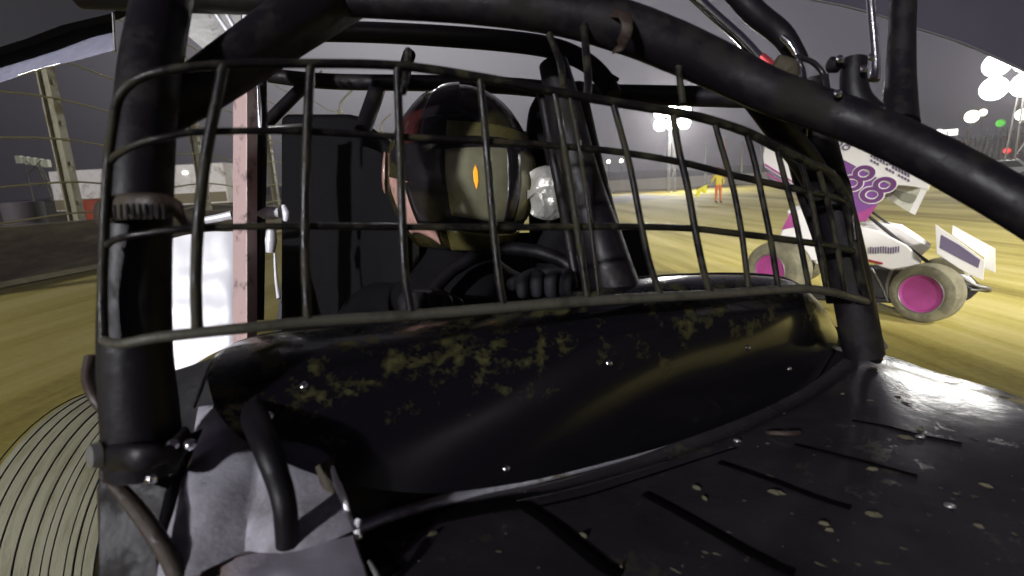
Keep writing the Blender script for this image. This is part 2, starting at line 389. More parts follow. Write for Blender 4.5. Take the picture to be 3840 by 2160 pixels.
# black clamp with knob
b_ = MB(); b_.tube([P(3205, 222, .57), P(3200, 300, .57), P(3215, 380, .57), (P(3268, 452, .57))], [.0125, .0135, .0155, .019], 16, 5)
cl = b_.build('adjuster_bracket', m_black, car)
b_ = MB(); b_.lathe(P(3128, 243, .56), RT, [(-.006, .006), (-.004, .0085), (.004, .0085), (.006, .006)], 20); b_.tube([P(3128, 243, .56), P(3200, 250, .57)], .003, 8, 1)
b_.build('knob', m_black, cl)
for (a, c_, rr) in ((3140, 352, .0032), (3302, 416, .0035), (3148, 222, .0032), (3238, 258, .0030), (3266, 215, .0030)):
    b_ = MB(); b_.lathe(P(a, c_, .545), -F, [(0, rr*1.4), (rr*.5, rr*1.3), (rr, rr*.4)], 12); b_.build('bolt', m_chrome, car)
# clamps and straps on the left tube
T('clamp_band', car, [(372, 802, .415), (440, 778, .385), (530, 772, .375), (640, 784, .385), (706, 842, .42)], 100, m_=m_brown, flat=.35, flat_dir=F)
for i in range(9):
    T('strap', car, [(430+i*23, 762+abs(i-4)*1.5, .368), (432+i*23, 822, .368)], 11, m_=m_cage, smooth=1, seg=8)
T('clamp_band', car, [(388, 1720, .43), (450, 1716, .39), (540, 1716, .38), (640, 1706, .40), (690, 1650, .44)], 104, m_=m_cage, flat=.5, flat_dir=F)
b_ = MB(); b_.lathe(P(372, 1705, .40), -F+RT*-.7, [(0, .010), (.006, .009), (.008, .003)], 14); b_.build('bolt', m_grey, car)
b_ = MB(); b_.lathe(P(568, 1796, .375), -F, [(0, .004), (.003, .003), (.004, .001)], 12); b_.build('bolt', m_chrome, car)
T('mounting_lug', car, [(345, 1340, .44), (332, 1420, .43), (362, 1500, .42), (396, 1560, .42)], [50, 44, 44, 20], m_=m_brown)
for (a, c_) in ((652, 1668), (715, 1668)):
    b_ = MB(); b_.lathe(P(a, c_, .40), -F+UP*.5, [(0, .0045), (.003, .004), (.0045, .001)], 8); b_.build('bolt', m_chrome, car)
# lower bracket / frame leg
b_ = MB()
b_.prism([P(400, 1740, .44), P(690, 1700, .45), (P(742, 1610, .46)), P(650, 1830, .45), P(620, 2000, .43), P(640, 2330, .41), P(400, 2330, .41)], -F, .02)
b_.build('frame_gusset', m_cage, car, bevel=.002)
T('frame_rail', car, [(398, 1780, .42), (470, 1860, .41), (550, 1960, .40), (640, 2100, .39), (720, 2300, .38)], [40, 56, 62, 66, 70], m_=m_brown)
T('frame_rail', car, [(470, 1800, .48), (480, 2000, .47), (500, 2350, .46)], 170, m_=m_brown)

# rock guard ------------------------------------------------------------
def gd(px):
    t = [(380, .385), (450, .365), (600, .365), (900, .385), (1200, .415), (1500, .445), (1900, .485), (2300, .53), (2600, .57), (2900, .62), (3060, .66), (3200, .72), (3300, .77)]
    if px <= t[0][0]: return t[0][1]
    for (a, da), (c, dc) in zip(t, t[1:]):
        if px <= c: return da + (dc-da)*(px-a)/(c-a)
    return t[-1][1]
def G(pts, off=0.0): return [(a, c, gd(a)+off) for a, c in pts]
guard = T('rock_guard', car, G([(388, 1275), (384, 1080), (392, 850), (405, 620), (424, 470), (450, 360), (520, 296), (640, 262), (835, 243), (1118, 238), (1490, 246), (1790, 288), (2075, 343),
                               (2310, 385), (2590, 432), (2790, 492), (2910, 552), (3030, 612), (3110, 650), (3160, 720), (3190, 830), (3215, 980), (3250, 1130)]), 34, m_=m_wire, seg=12)
HW = [[(405, 620), (440, 580), (520, 540), (626, 514), (775, 494), (1148, 493), (1506, 514), (1827, 530), (2147, 552), (2356, 575), (2565, 611), (2744, 656), (2960, 704), (3130, 742), (3180, 775)],
      [(390, 930), (430, 900), (520, 880), (745, 855), (1140, 848), (1506, 851), (1849, 853), (2162, 850), (2386, 850), (2594, 857), (2758, 875), (2907, 893), (3131, 925), (3205, 945)]]
for h in HW: T('wire', guard, G(h, .004), 26, m_=m_wire, seg=10)
T('bottom_rail', guard, G([(388, 1275), (450, 1290), (600, 1264), (900, 1232), (1200, 1204), (1490, 1186), (1863, 1156), (2236, 1127), (2683, 1103), (2980, 1083), (3110, 1094), (3250, 1130)]), [34, 38, 42, 42, 42, 42, 42, 40, 36, 34, 32, 30], m_=m_wired, seg=14)
VW = [([(838, 246), (815, 370), (790, 490), (762, 660), (742, 870), (735, 1060), (740, 1250)], 50), ([(1165, 242), (1152, 500), (1143, 860), (1148, 1060), (1155, 1212)], 44),
      ([(1490, 250), (1498, 500), (1510, 850), (1520, 1030), (1545, 1184)], 40), ([(1800, 294), (1822, 520), (1850, 850), (1872, 1050), (1890, 1155)], 36),
      ([(2078, 343), (2110, 520), (2150, 760), (2178, 950), (2205, 1130)], 34), ([(2298, 385), (2330, 500), (2366, 640), (2410, 870), (2440, 1000), (2480, 1112)], 32),
      ([(2522, 420), (2545, 560), (2578, 700), (2610, 880), (2640, 1020), (2665, 1102)], 34), ([(2678, 455), (2708, 560), (2748, 700), (2782, 880), (2808, 1095)], 28),
      ([(2800, 500), (2828, 600), (2858, 740), (2890, 900), (2920, 1086)], 28), ([(2912, 552), (2945, 680), (2978, 800), (3005, 930), (3035, 1084)], 26),
      ([(3000, 600), (3040, 740), (3070, 900), (3100, 1090)], 24), ([(3070, 640), (3115, 800), (3145, 960), (3170, 1105)], 24), ([(2135, 352), (2180, 600), (2215, 850), (2248, 1126)], 20)]
for p, wd in VW: T('wire', guard, G(p), wd*.8, m_=m_wire, seg=10)
T('wire', guard, [(2060, 130, .58), (2100, 230, .56), (2112, 330, .52)], 26, m_=m_wire)
T('wire', guard, [(2180, -40, .60), (2192, 120, .58), (2205, 300, .55), (2200, 372, .52)], 30, m_=m_wire)
T('wire', guard, [(2536, 150, .60), (2546, 260, .59), (2560, 390, .58)], 26, m_=m_wire)
T('loop_hanger', guard, [(3130, 640, .70), (3168, 660, .70), (3190, 740, .71), (3200, 830, .71), (3208, 900, .71)], 18, m_=m_wire)
T('tie_clip', guard, [(1512, 345, .44), (1520, 300, .43), (1530, 190, .56)], 26, m_=m_wire)
# cowl (glossy black scoop in front of the driver) -------------------------
def lerp_curve(c, n):
    """resample a pixel/depth polyline by smooth catmull"""
    res = []; k = len(c)
    for i in range(n):
        t = i/(n-1)*(k-1); j = min(int(t), k-2); t -= j
        p0, p1, p2, p3 = c[max(j-1, 0)], c[j], c[j+1], c[min(j+2, k-1)]
        res.append(tuple(.5*(2*p1[q] + (p2[q]-p0[q])*t + (2*p0[q]-5*p1[q]+4*p2[q]-p3[q])*t*t + (3*p1[q]-p0[q]-3*p2[q]+p3[q])*t**3) for q in range(3)))
    return res
top = [(800, 1420, .52), (850, 1325, .60), (1020, 1262, .66), (1400, 1225, .70), (1800, 1180, .72), (2150, 1100, .74), (2400, 1052, .76), (2700, 1036, .79), (2930, 1050, .83), (3040, 1120, .87), (3115, 1230, .90), (3132, 1300, .92)]
bot = [(800, 1530, .45), (900, 1640, .44), (1080, 1740, .45), (1300, 1812, .46), (1600, 1850, .49), (1950, 1810, .53), (2250, 1740, .58), (2500, 1670, .64), (2750, 1580, .70), (2950, 1490, .78), (3060, 1420, .85), (3120, 1330, .90)]
nt_, nb = 60, 26
A, B = lerp_curve(top, nt_), lerp_curve(bot, nt_)
rows = []
for j in range(nb+1):
    t = j/nb; row = []
    for i in range(nt_):
        u = i/(nt_-1); a, c = P(*A[i]), P(*B[i])
        bulge = math.sin(math.pi*t**.8)*.085*math.sin(math.pi*min(1, max(0, u*1.0)))**.6
        row.append(a.lerp(c, t) + (-F*.75 + UP*.55)*bulge)
    rows.append(row)
c_ = MB(); c_.grid(rows, th=.004, th_dir=F); cowl = c_.build('cowl', m_cowl, car)
cb = BVHTree.FromPolygons([v for r_ in rows for v in r_], [(i*nt_+j, i*nt_+j+1, (i+1)*nt_+j+1, (i+1)*nt_+j) for i in range(len(rows)-1) for j in range(nt_-1)])
for (a, c) in ((2285, 1362), (2805, 1305), (1140, 1445), (2960, 1385), (1010, 1560), (1900, 1760)):  # chrome studs added where the glossy cowl shows lamp highlights
    ht = cb.ray_cast(C0, ray(a, c).normalized())
    if ht[0] is None: continue
    n_ = ht[1] if ht[1].dot(C0-ht[0]) > 0 else -ht[1]
    b_ = MB(); b_.lathe(ht[0], n_, [(-.002, .0042), (.0008, .0040), (.0022, .0026), (.0028, .0008)], 14); b_.build('rivet_or_glint', m_chrome, cowl)
# rolled rim round the cockpit opening, and inside lip
b_ = MB(); b_.tube([P(*p) for p in A], .006, 10, 1); b_.build('cowl_rim', m_black, cowl)
T('crack_line', cowl, [(1500, 1440, .56), (1620, 1462, .555), (1740, 1490, .55), (1830, 1516, .55)], 5, m_=m_grey)
# inner cockpit floor/dash so nothing shows through
b_ = MB(); b_.grid([[P(a, c, d) for a, c, d in A], [P(a, c+260, d+.35) for a, c, d in A]], th=.004, th_dir=F); b_.build('dash_panel', m_black, car)

b_ = MB(); b_.grid([[RT*(x_*(.62 if d_ > -.4 else .62+.25*(d_+.4))) - UP*(.33 + .35*x_*x_ + .05*(-d_)) + F*d_ + C0 for x_ in [i/8-1 for i in range(17)]] for d_ in (.32, .1, -.2, -.6, -1.0, -1.4)], th=.004, th_dir=-UP)
b_.build('bonnet_front', m_hood, car)
b_ = MB(); b_.prism([C0+RT*x_+UP*z_-F*1.45 for x_, z_ in ((-.55, -.75), (.85, -.75), (.85, -.12), (-.55, -.22))], F, .02); b_.build('nose_wing', m_hood, car, smooth=False)  # unseen board, added to block lit ground from the cowl's reflection
b_ = MB(); b_.lathe(Vector((.95, -.75, .33)), (1, 0, 0), [(-.12, .16), (-.13, .28), (-.08, .33), (.08, .33), (.13, .28), (.12, .16)], 40); b_.build('unseen_front_tyre', m_tyre, car)  # unseen, added to block more of the reflected ground
# scuttle strip between cowl and bonnet, and dark inner tub
m_scut = mat('scuttle_muddy', (.05, .046, .05), .5, mud=(.11, .10, .075), mud_amt=.42, mud_scale=11, bump=.3, bump_scale=14)
sheet0 = ([(1120, 1690, .50), (1300, 1770, .50), (1600, 1800, .53), (1950, 1770, .58), (2300, 1690, .65)], [(1325, 2000, .455), (1500, 1945, .485), (1800, 1862, .53), (2100, 1800, .57), (2400, 1715, .63)])
b_ = MB(); b_.grid([[P(*p).lerp(P(*q), t/12) - UP*.012*math.sin(math.pi*t/12) for p, q in zip(lerp_curve(sheet0[0], 30), lerp_curve(sheet0[1], 30))] for t in range(13)], th=.003, th_dir=F); b_.build('scuttle_panel', m_scut, car)
b_ = MB(); b_.prism([P(640, 1400, .66), P(1400, 1350, .80), P(1500, 1900, .70), P(1500, 2500, .58), P(640, 2500, .56)], -F, .01); b_.build('chassis_tub', m_black, car, smooth=False)
b_ = MB(); b_.prism([P(1080, 900, 1.42), P(2400, 860, 1.36), P(2480, 1120, 1.36), P(2450, 1500, 1.36), P(1000, 1500, 1.42)], -F, .01); b_.build('firewall', m_black, car, smooth=False)
# hood -------------------------------------------------------------------
Rr = [(1330, 1975, .47), (1700, 1868, .53), (2100, 1785, .58), (2500, 1670, .66), (2800, 1555, .74), (3050, 1430, .86), (3200, 1325, .94), (3330, 1335, .95), (3500, 1392, .90), (3700, 1448, .84), (3900, 1512, .79), (4300, 1650, .70)]
Nn = [(1460, 2420, .33), (1700, 2420, .33), (2000, 2420, .335), (2400, 2420, .34), (2800, 2420, .345), (3200, 2420, .35), (3500, 2420, .36), (3750, 2400, .37), (4000, 2380, .39), (4250, 2330, .41), (4500, 2250, .44), (4800, 2200, .48)]
A2, B2 = lerp_curve(Rr, 70), lerp_curve(Nn, 70)
rows = []
for j in range(-3, 41):
    t = max(0, j)/40; row = []
    for i in range(70):
        u = i/69; a, c = P(*A2[i]), P(*B2[i])
        p = a.lerp(c, t)
        k = math.sin(math.pi*t)
        p = p + UP*(.030*k*max(0, (u-.45)/.55)**.8) - UP*(.008*math.sin(math.pi*min(1, t*7))*(1-u))
        if j < 0: p = p - UP*(.03*-j*(1 if u > .52 else .6)) + F*(.008*-j)
        row.append(p)
    rows.append(row)
h_ = MB(); h_.grid(rows, th=.003, th_dir=-UP); hood = h_.build('bonnet', m_hood, car)
bvh = BVHTree.FromPolygons([v for r_ in rows for v in r_], [(i*70+j, i*70+j+1, (i+1)*70+j+1, (i+1)*70+j) for i in range(len(rows)-1) for j in range(69)])
def H(px, py, off=0.0):
    hit = bvh.ray_cast(C0, ray(px, py).normalized())
    if hit[0] is None: return None
    n = hit[1]; n = n if n.dot(C0-hit[0]) > 0 else -n
    return hit[0] + n*off
def HT(name, pts, r, m_, off=.001, flat=.5, seg=10):
    flat *= .45
    q = [H(a, c, off) for a, c in pts]; q = [x for x in q if x is not None]
    b_ = MB(); b_.tube(q, r*1.3, seg, 4, flat, UP); return b_.build(name, m_, hood)
for pts, r_ in (([(1960, 1895), (2060, 1960), (2170, 2050), (2270, 2130), (2330, 2159)], .0065), ([(2420, 1855), (2500, 1897), (2640, 1975), (2800, 2065), (2910, 2124), (2980, 2155)], .0055),
                ([(2700, 1735), (2790, 1765), (2930, 1815), (3080, 1872), (3190, 1905)], .005), ([(2980, 1668), (3080, 1692), (3240, 1732), (3440, 1787)], .004), ([(3200, 1578), (3330, 1602), (3460, 1635), (3600, 1662)], .004)):
    HT('louvre_slot', pts, r_, m_slot, .0006, .45)
HT('louvre_slot', [(1340, 2030), (1450, 1998), (1600, 1952), (1800, 1910), (1940, 1890)], .0095, m_slot, .0004, .45)
HT('louvre_slot', [(1370, 2030), (1400, 2080), (1440, 2140), (1470, 2158)], .010, m_slot, .0006, .4)
HT('louvre_slot', [(2000, 1905), (2200, 1860), (2420, 1790), (2620, 1725), (2760, 1680)], .0016, m_slot, .0004, .5)
T('bonnet_bead', hood, [(1330, 1985, .462), (1500, 1922, .49), (1800, 1842, .54), (2100, 1775, .575), (2350, 1712, .62), (2500, 1662, .65)], [64, 58, 46, 38, 28, 18], m_=mat('bead_grey', (.45, .44, .50), .3, .6, bump=.1, mud=(.08, .07, .05), mud_amt=.35, mud_scale=20), flat=.8)
cen = H(2935, 1625, .001)
if cen:
    b_ = MB(); b_.tube([cen + RT*(.019*math.cos(a)) + F*(.018*math.sin(a)) - UP*.004*math.sin(a) for a in [i*math.pi/8 for i in range(16)]], .003, 8, 1, closed_path=True)
    b_.build('fastener_ring', m_brown, hood)
for (a, c) in ((2765, 1655), (2950, 1622), (3450, 1640), (3560, 1900)):
    q = H(a, c, .0005)
    if q: b_ = MB(); b_.lathe(q, UP, [(0, .005), (.002, .0045), (.003, .001)], 14); b_.build('rivet_or_glint', m_grey, hood)
m_clod = mat('dry_mud', (.07, .061, .036), .9, bump=.5, bump_scale=60)
for (a, c, s_, an) in ((2610, 1830, 22, .9), (2905, 1846, 30, .5), (3090, 1965, 26, .7), (3270, 1928, 26, .45), (3395, 1640, 28, .4), (1620, 2005, 24, -.5), (2190, 2010, 22, .8), (1510, 2045, 12, 1.2), (3275, 1760, 18, .4), (3670, 1975, 14, .3),
                       (3690, 1820, 20, .6), (2330, 2130, 10, 1.5), (3455, 1612, 12, .2), (2640, 1870, 14, 1.1), (3110, 1990, 14, .2)):
    q = H(a, c, -.001); q2 = H(a+10, c, 0)
    if q is None or q2 is None: continue
    k = s_/1920*(q-C0).length
    b_ = MB(); n = 11; d1 = (RT*math.cos(an)-F*math.sin(an)); d2 = d1.cross(UP)
    ring = [q + d1*(k*math.cos(t)*random.uniform(.7, 1.2)) + d2*(k*.5*math.sin(t)*random.uniform(.6, 1.2)) for t in [i*2*math.pi/n for i in range(n)]]
    b_.add(ring + [q+UP*.0035 + (p-q)*.5 for p in ring] + [q+UP*.004], [(i, (i+1) % n, n+(i+1) % n, n+i) for i in range(n)] + [(n+i, n+(i+1) % n, 2*n) for i in range(n)])
    b_.build('mud_splat', m_clod, hood)
sp = MB()
for q in range(170):
    a, c = random.uniform(1400, 3840), random.uniform(1400, 2155)
    h0 = H(a, c, -.0006)
    if h0 is None: continue
    k = random.choice((2, 3, 3, 4, 6, 9))/1920*(h0-C0).length; an = random.uniform(.2, 1.0); st = random.uniform(1, 3.2)
    d1 = (RT*math.cos(an)-F*math.sin(an)); d2 = d1.cross(UP); n = 7
    ring = [h0 + d1*(k*st*math.cos(t)*random.uniform(.6, 1.2)) + d2*(k*math.sin(t)*random.uniform(.6, 1.2)) for t in [i*2*math.pi/n for i in range(n)]]
    sp.add(ring + [h0+UP*(.0006+k*.35)], [(i, (i+1) % n, n) for i in range(n)])
o = sp.build('mud_specks', m_clod, hood); o['kind'] = 'stuff'
b_ = MB(); b_.prism([P(3000, 1180, .93), P(3180, 1240, .94), P(3230, 1380, .97), P(2960, 1480, .93)], -F, .008); b_.build('corner_gusset', m_black, car, smooth=False)
# right shoulder trims where the guard foot meets the bonnet
T('cowl_flange', car, [(2960, 1130, .86), (3000, 1250, .88), (3110, 1295, .90), (3260, 1345, .93), (3400, 1372, .92)], [16, 22, 26, 30, 14], m_=m_grey, flat=.5)
T('guard_foot', car, [(3190, 1180, .78), (3215, 1300, .83), (3290, 1345, .88)], [44, 46, 40], m_=m_cage)
T('guard_foot', car, [(3262, 1090, .775), (3280, 1200, .785), (3300, 1275, .80), (3312, 1300, .81)], [14, 18, 26, 30], m_=m_grey)
T('cage_tube', car, [(2985, 1150, .88), (3040, 1210, .88), (3120, 1290, .89)], 30)
# lit strip and dark seam of the cowl's right corner
b_ = MB(); b_.tube([P(3040, 1285, .875), P(3085, 1306, .875), P(3112, 1320, .88)], .0035, 10, 3); b_.build('trim_strip', m_chrome, car)

# side bodywork, left of picture ------------------------------------------
def sheet(name, poly, m_, nu=22, nv=22, wob=.006, parent=car, th=.003, sc_=9, extra=None):
    """poly: top curve + bottom curve, lofted"""
    a, c = lerp_curve(poly[0], nu), lerp_curve(poly[1], nu); rows = []
    for j in range(nv+1):
        t = j/nv; row = []
        for i in range(nu):
            p = P(*a[i]).lerp(P(*c[i]), t)
            n = (noise.noise(p*sc_)+.35*noise.noise(p*sc_*4))*wob + (extra(i/(nu-1), t) if extra else 0)
            row.append(p - F*n)
        rows.append(row)
    b_ = MB(); b_.grid(rows, th=th, th_dir=F); return b_.build(name, m_, parent)
sheet('side_panel', ([(735, 1530, .50), (800, 1525, .50), (900, 1530, .50), (1000, 1560, .50), (1090, 1680, .49), (1180, 1740, .48), (1260, 1760, .47)],
                     [(625, 2110, .42), (700, 2090, .42), (820, 2070, .42), (960, 2044, .42), (1080, 2020, .42), (1200, 1998, .42), (1340, 1975, .42)]), m_alu, 50, 50, .012,
      extra=lambda u, t: .035*math.sin(math.pi*min(1, u*2.1))*t**.7 if u < .476 else .02*math.sin(math.pi*(u-.476)/.524))
sheet('lower_panel', ([(610, 2132, .415), (820, 2092, .415), (1000, 2054, .415), (1200, 2012, .415), (1330, 2000, .415)],
                      [(600, 2420, .36), (820, 2420, .36), (1000, 2420, .36), (1250, 2420, .36), (1450, 2420, .36)]), mat('lower_aluminium', (.22, .20, .24), .38, .7, mud=(.10, .07, .055), mud_amt=.42, mud_scale=7, bump=.2, bump_scale=12), 30, 20, .012)
T('shade_band', car, [(900, 1440, .56), (985, 1640, .43), (1040, 1790, .405), (1068, 1900, .395), (1078, 2040, .40)], [110, 100, 92, 88, 84], m_=m_black)  # shadow band between the panels, put in as a black tube
T('trim_or_glint', car, [(1246, 1748, .445), (1262, 1810, .44), (1288, 1870, .435), (1312, 1940, .43)], [10, 26, 28, 16], m_=m_alub)  # bright streak of the panel edge, its highlight set in pale colour
T('seam_tube', car, [(1215, 1740, .46), (1255, 1860, .45), (1300, 1975, .44), (1335, 2160, .42), (1370, 2400, .40)], 66, m_=m_brown)
T('trim_or_glint', car, [(1345, 1950, .425), (1338, 1985, .42), (1350, 2020, .415)], [26, 30, 20], m_=m_alub)  # highlight at the bead's end, put in as a pale strip
T('trim_or_glint', car, [(1385, 2105, .40), (1410, 2150, .39), (1440, 2230, .38)], [14, 22, 22], m_=m_grey)
sheet('inner_panel', ([(640, 1392, .60), (700, 1375, .60), (800, 1340, .60), (900, 1290, .60)], [(650, 1700, .55), (720, 1700, .55), (820, 1700, .55), (940, 1700, .55)]), m_black, 12, 12, .003)
T('trim_or_glint', car, [(800, 1340, .50), (775, 1400, .49), (750, 1470, .48), (728, 1530, .47)], [8, 12, 14, 8], m_=m_grey)
T('trim_or_glint', car, [(640, 1395, .47), (650, 1530, .46), (665, 1665, .45)], 5, m_=m_grey)
# bright cockpit side panel
sheet('cockpit_side', ([(600, 905, .98), (700, 880, .98), (790, 868, .98), (872, 868, .98), (960, 850, 1.0)], [(600, 1420, .90), (700, 1380, .90), (790, 1330, .90), (872, 1290, .90), (960, 1240, .95)]), m_alub, 24, 30, .006)
T('panel_edge', car, [(770, 826, .97), (830, 815, .97), (872, 806, .97)], [26, 30, 34], m_=m_alub)
# pinkish muddy upright and shiny rods
b_ = MB(); yy = [300, 560, 860, 1060, 1300]; k = len(yy)
vs = [P(x_, y_, d_) for y_ in yy for x_, d_ in ((872, .862), (926, .846), (966, .872), (918, .885))]
b_.add(vs, [(4*i_+q, 4*i_+(q+1) % 4, 4*i_+4+(q+1) % 4, 4*i_+4+q) for i_ in range(k-1) for q in range(4)] + [(3, 2, 1, 0), tuple(4*(k-1)+q for q in range(4))])
b_.build('side_upright', m_pink, car, smooth=False, bevel=.002)
T('rod_or_glint', car, [(968, 318, .84), (972, 400, .84), (975, 480, .84)], [10, 16, 10], m_=m_chrome)  # highlight line of the dark tube, put in as a bright rod
T('rod_or_glint', car, [(1018, 850, .86), (1017, 900, .86), (1014, 948, .86)], [26, 44, 30], m_=m_alub)
T('rod_or_glint', car, [(960, 806, .9), (1010, 800, .9), (1050, 798, .9)], [30, 52, 40], m_=m_alub)
T('rod_or_glint', car, [(1062, 770, .88), (1074, 800, .88), (1072, 830, .88)], [14, 30, 20], m_=m_alub)
T('rod_or_glint', car, [(1030, 950, .86), (1036, 1050, .85), (1046, 1120, .84)], [9, 12, 16], m_=m_alub)
T('cage_tube', car, [(990, 480, 1.0), (1080, 474, 1.0), (1160, 470, 1.02)], 16, m_=m_grey)
# wing above, left side: dark slab and blue-grey end plate
b_ = MB(); b_.prism([P(-700, -500, .92), P(900, -500, .92), P(700, -30, .92), P(560, 0, .92), P(430, 62, .92), P(250, 105, .92), P(110, 158, .92), P(0, 192, .92), P(-700, 400, .92)], -F, .02); b_.build('wing_leading_edge', m_wingd, car, smooth=False)
b_ = MB(); b_.prism([P(-700, 300, .95), P(0, 120, .95), P(300, 60, .95), P(425, 40, .95), P(431, 186, .95), P(330, 214, .95), P(180, 250, .95), P(0, 308, .95), P(-700, 540, .95)], -F*.7-UP*.7, .006); b_.build('wing_end_plate', m_wingu, car, smooth=False)
T('plate_edge', car, [(424, 50, .89), (428, 120, .89), (432, 190, .89)], 9, m_=m_grey)
T('plate_edge', car, [(70, 284, .89), (160, 256, .89), (230, 238, .89)], 7, m_=m_chrome)
b_ = MB(); b_.prism([P(690, 48, .95), P(905, 48, .95), P(912, 175, .95), P(820, 232, .95), P(700, 130, .95)], -F, .005); b_.build('wing_rib', m_grey, car, smooth=False)
b_ = MB(); b_.prism([P(868, 40, 1.0), P(940, 40, 1.0), P(936, 132, 1.0), P(905, 140, 1.0)], -F-UP*.4, .005); b_.build('wing_rib', m_alub, car, smooth=False)
b_ = MB(); b_.prism([P(965, 40, 1.0), P(1060, 40, 1.0), P(1050, 92, 1.0), P(1005, 118, 1.0), P(968, 104, 1.0)], -F-UP*.4, .005); b_.build('wing_rib', m_alub, car, smooth=False)
T('wing_strut', car, [(808, 50, .90), (850, 110, .90), (895, 178, .90)], [12, 18, 14], m_=m_alub)
T('wing_strut', car, [(848, 50, .90), (880, 105, .90), (912, 168, .90)], [12, 18, 16], m_=m_alub)
T('cage_tube', car, [(955, 20, .85), (952, 80, .85), (948, 160, .85)], 38)
# wing side board on the right, its rolled lower edge
b_ = MB(); b_.prism([P(3000, -400, 1.25), P(2960, -22, 1.25), P(3050, 0, 1.25), P(3170, 24, 1.25), P(3310, 62, 1.25), P(3400, 95, 1.25), P(3550, 142, 1.25), P(3690, 196, 1.25), P(4100, 390, 1.25), P(4400, 500, 1.25), P(4400, -400, 1.25)], -F, .006); b_.build('wing_side_board', m_board, car, smooth=False)
T('board_edge', car, [(2960, -22, 1.24), (3050, 0, 1.24), (3170, 24, 1.24), (3310, 62, 1.24), (3400, 95, 1.24), (3550, 142, 1.24), (3690, 196, 1.24), (4100, 390, 1.24)], 8, m_=m_grey)
# seat, head restraint
def slab(name, pts, d, th, m_, parent=car, bev=.012):
    b_ = MB(); b_.prism([P(a, c, d) for a, c in pts], -F, th); return b_.build(name, m_, parent, bevel=bev)
seat = slab('seat', [(1085, 462), (1110, 450), (1330, 450), (1365, 458), (1400, 490), (1470, 540), (1560, 620), (1560, 1400), (1085, 1400)], 1.16, .10, m_seat)
sheet('headrest', ([(1150, 560, 1.10), (1280, 540, 1.05), (1400, 560, 1.02), (1460, 600, 1.0)], [(1120, 1300, 1.1), (1300, 1300, 1.05), (1450, 1300, .95), (1560, 1300, .92)]), m_seat, 16, 16, .01, parent=seat)
b_ = MB(); b_.tube([P(2110, 345, 1.05), P(2075, 440, 1.0), P(2075, 600, .98), P(2090, 800, .98), P(2110, 1050, .98), P(2120, 1250, .98)], [.035, .05, .052, .055, .06, .06], 20, 6, 1.0); b_.build('headrest', m_seat, seat)
b_ = MB(); b_.tube([P(1600, 600, 1.22), P(1900, 600, 1.22), P(2200, 620, 1.2)], [.05, .05, .05], 16, 4, 1.4, UP); b_.build('headrest', m_seat, seat)
T('restraint_bar', seat, [(2078, 300, 1.0), (2060, 360, .95), (2035, 420, .95)], 24, m_=m_black)
b_ = MB(); rows = []
for j in range(15):
    row = []
    for i in range(15):
        u, v = i/14, j/14
        px = 1985 + 135*u + 8*math.sin(v*9); py = 620 + 205*v + 26*(u-.5)**2*4*(1 if v > .5 else -1)*-1
        row.append(P(px, py, .86) - F*(.028*math.sin(math.pi*u)**.6*math.sin(math.pi*v)**.6 + .008*noise.noise(Vector((u*5, v*6, 1)))))
    rows.append(row)
b_.grid(rows, th=.006, th_dir=F); b_.build('restraint_pad', m_pad, seat)
# steering wheel
b_ = MB(); wc = P(1930, 1230, .80)
b_.tube([wc + RT*(.15*math.cos(a)) + (UP*.5-F*.85).normalized().cross(RT)*(.15*math.sin(a)) for a in [i*math.pi/12 for i in range(24)]], .012, 12, 1, closed_path=True)
sw = b_.build('steering_wheel', m_black, car)
b_ = MB(); b_.tube([wc-RT*.14, wc, wc+RT*.14], .010, 10, 1); b_.tube([wc, wc - UP*.1 + F*-.05], .014, 10, 1); b_.build('spoke', m_black, sw)

# right rear tyre, lower left of picture ------------------------------------
TR, TW = .475, .40
tc_ = Vector((-1.46, 1.62+.30, 0)); 
ax = Vector((1, 0, 0))
prof = []
for i in range(-20, 21):
    u = i/20; x_ = u*TW/2
    r_ = TR - .012*u*u - .05*max(0, abs(u)-.86)/.14
    prof.append((x_, r_))
prof = [(-TW/2, .20), (-TW/2-.012, .28), (-TW/2-.012, .38)] + prof + [(TW/2+.012, .38), (TW/2+.012, .28), (TW/2, .20)]
rt = Vector((-1.22, 1.52, TR+gz(-1.37)-.03))
wheel_m = MB(); wheel_m.lathe(rt, ax, prof, 96)
ty = wheel_m.build('rear_tyre', m_tyre, car)
for u, wd in ((-.92, .0022), (-.72, .0028), (-.52, .0030), (-.32, .0032), (-.10, .0034), (.10, .0028), (.24, .0016), (.34, .0022), (.52, .0018), (.62, .0034), (.72, .0016), (.86, .003)):
    r_ = TR - .012*u*u + .0005
    b_ = MB(); b_.tube([rt + Vector((u*TW/2, math.cos(a)*r_, math.sin(a)*r_)) for a in [i*math.pi/48 for i in range(96)]], wd, 6, 1, .5, closed_path=True)
    b_.build('tread_groove', m_groove, ty)
b_ = MB(); b_.lathe(rt, ax, [(-.16, .2), (-.12, .19), (.0, .06), (.05, .05), (.12, .19), (.16, .2)], 40); b_.build('rim', m_grey, ty)

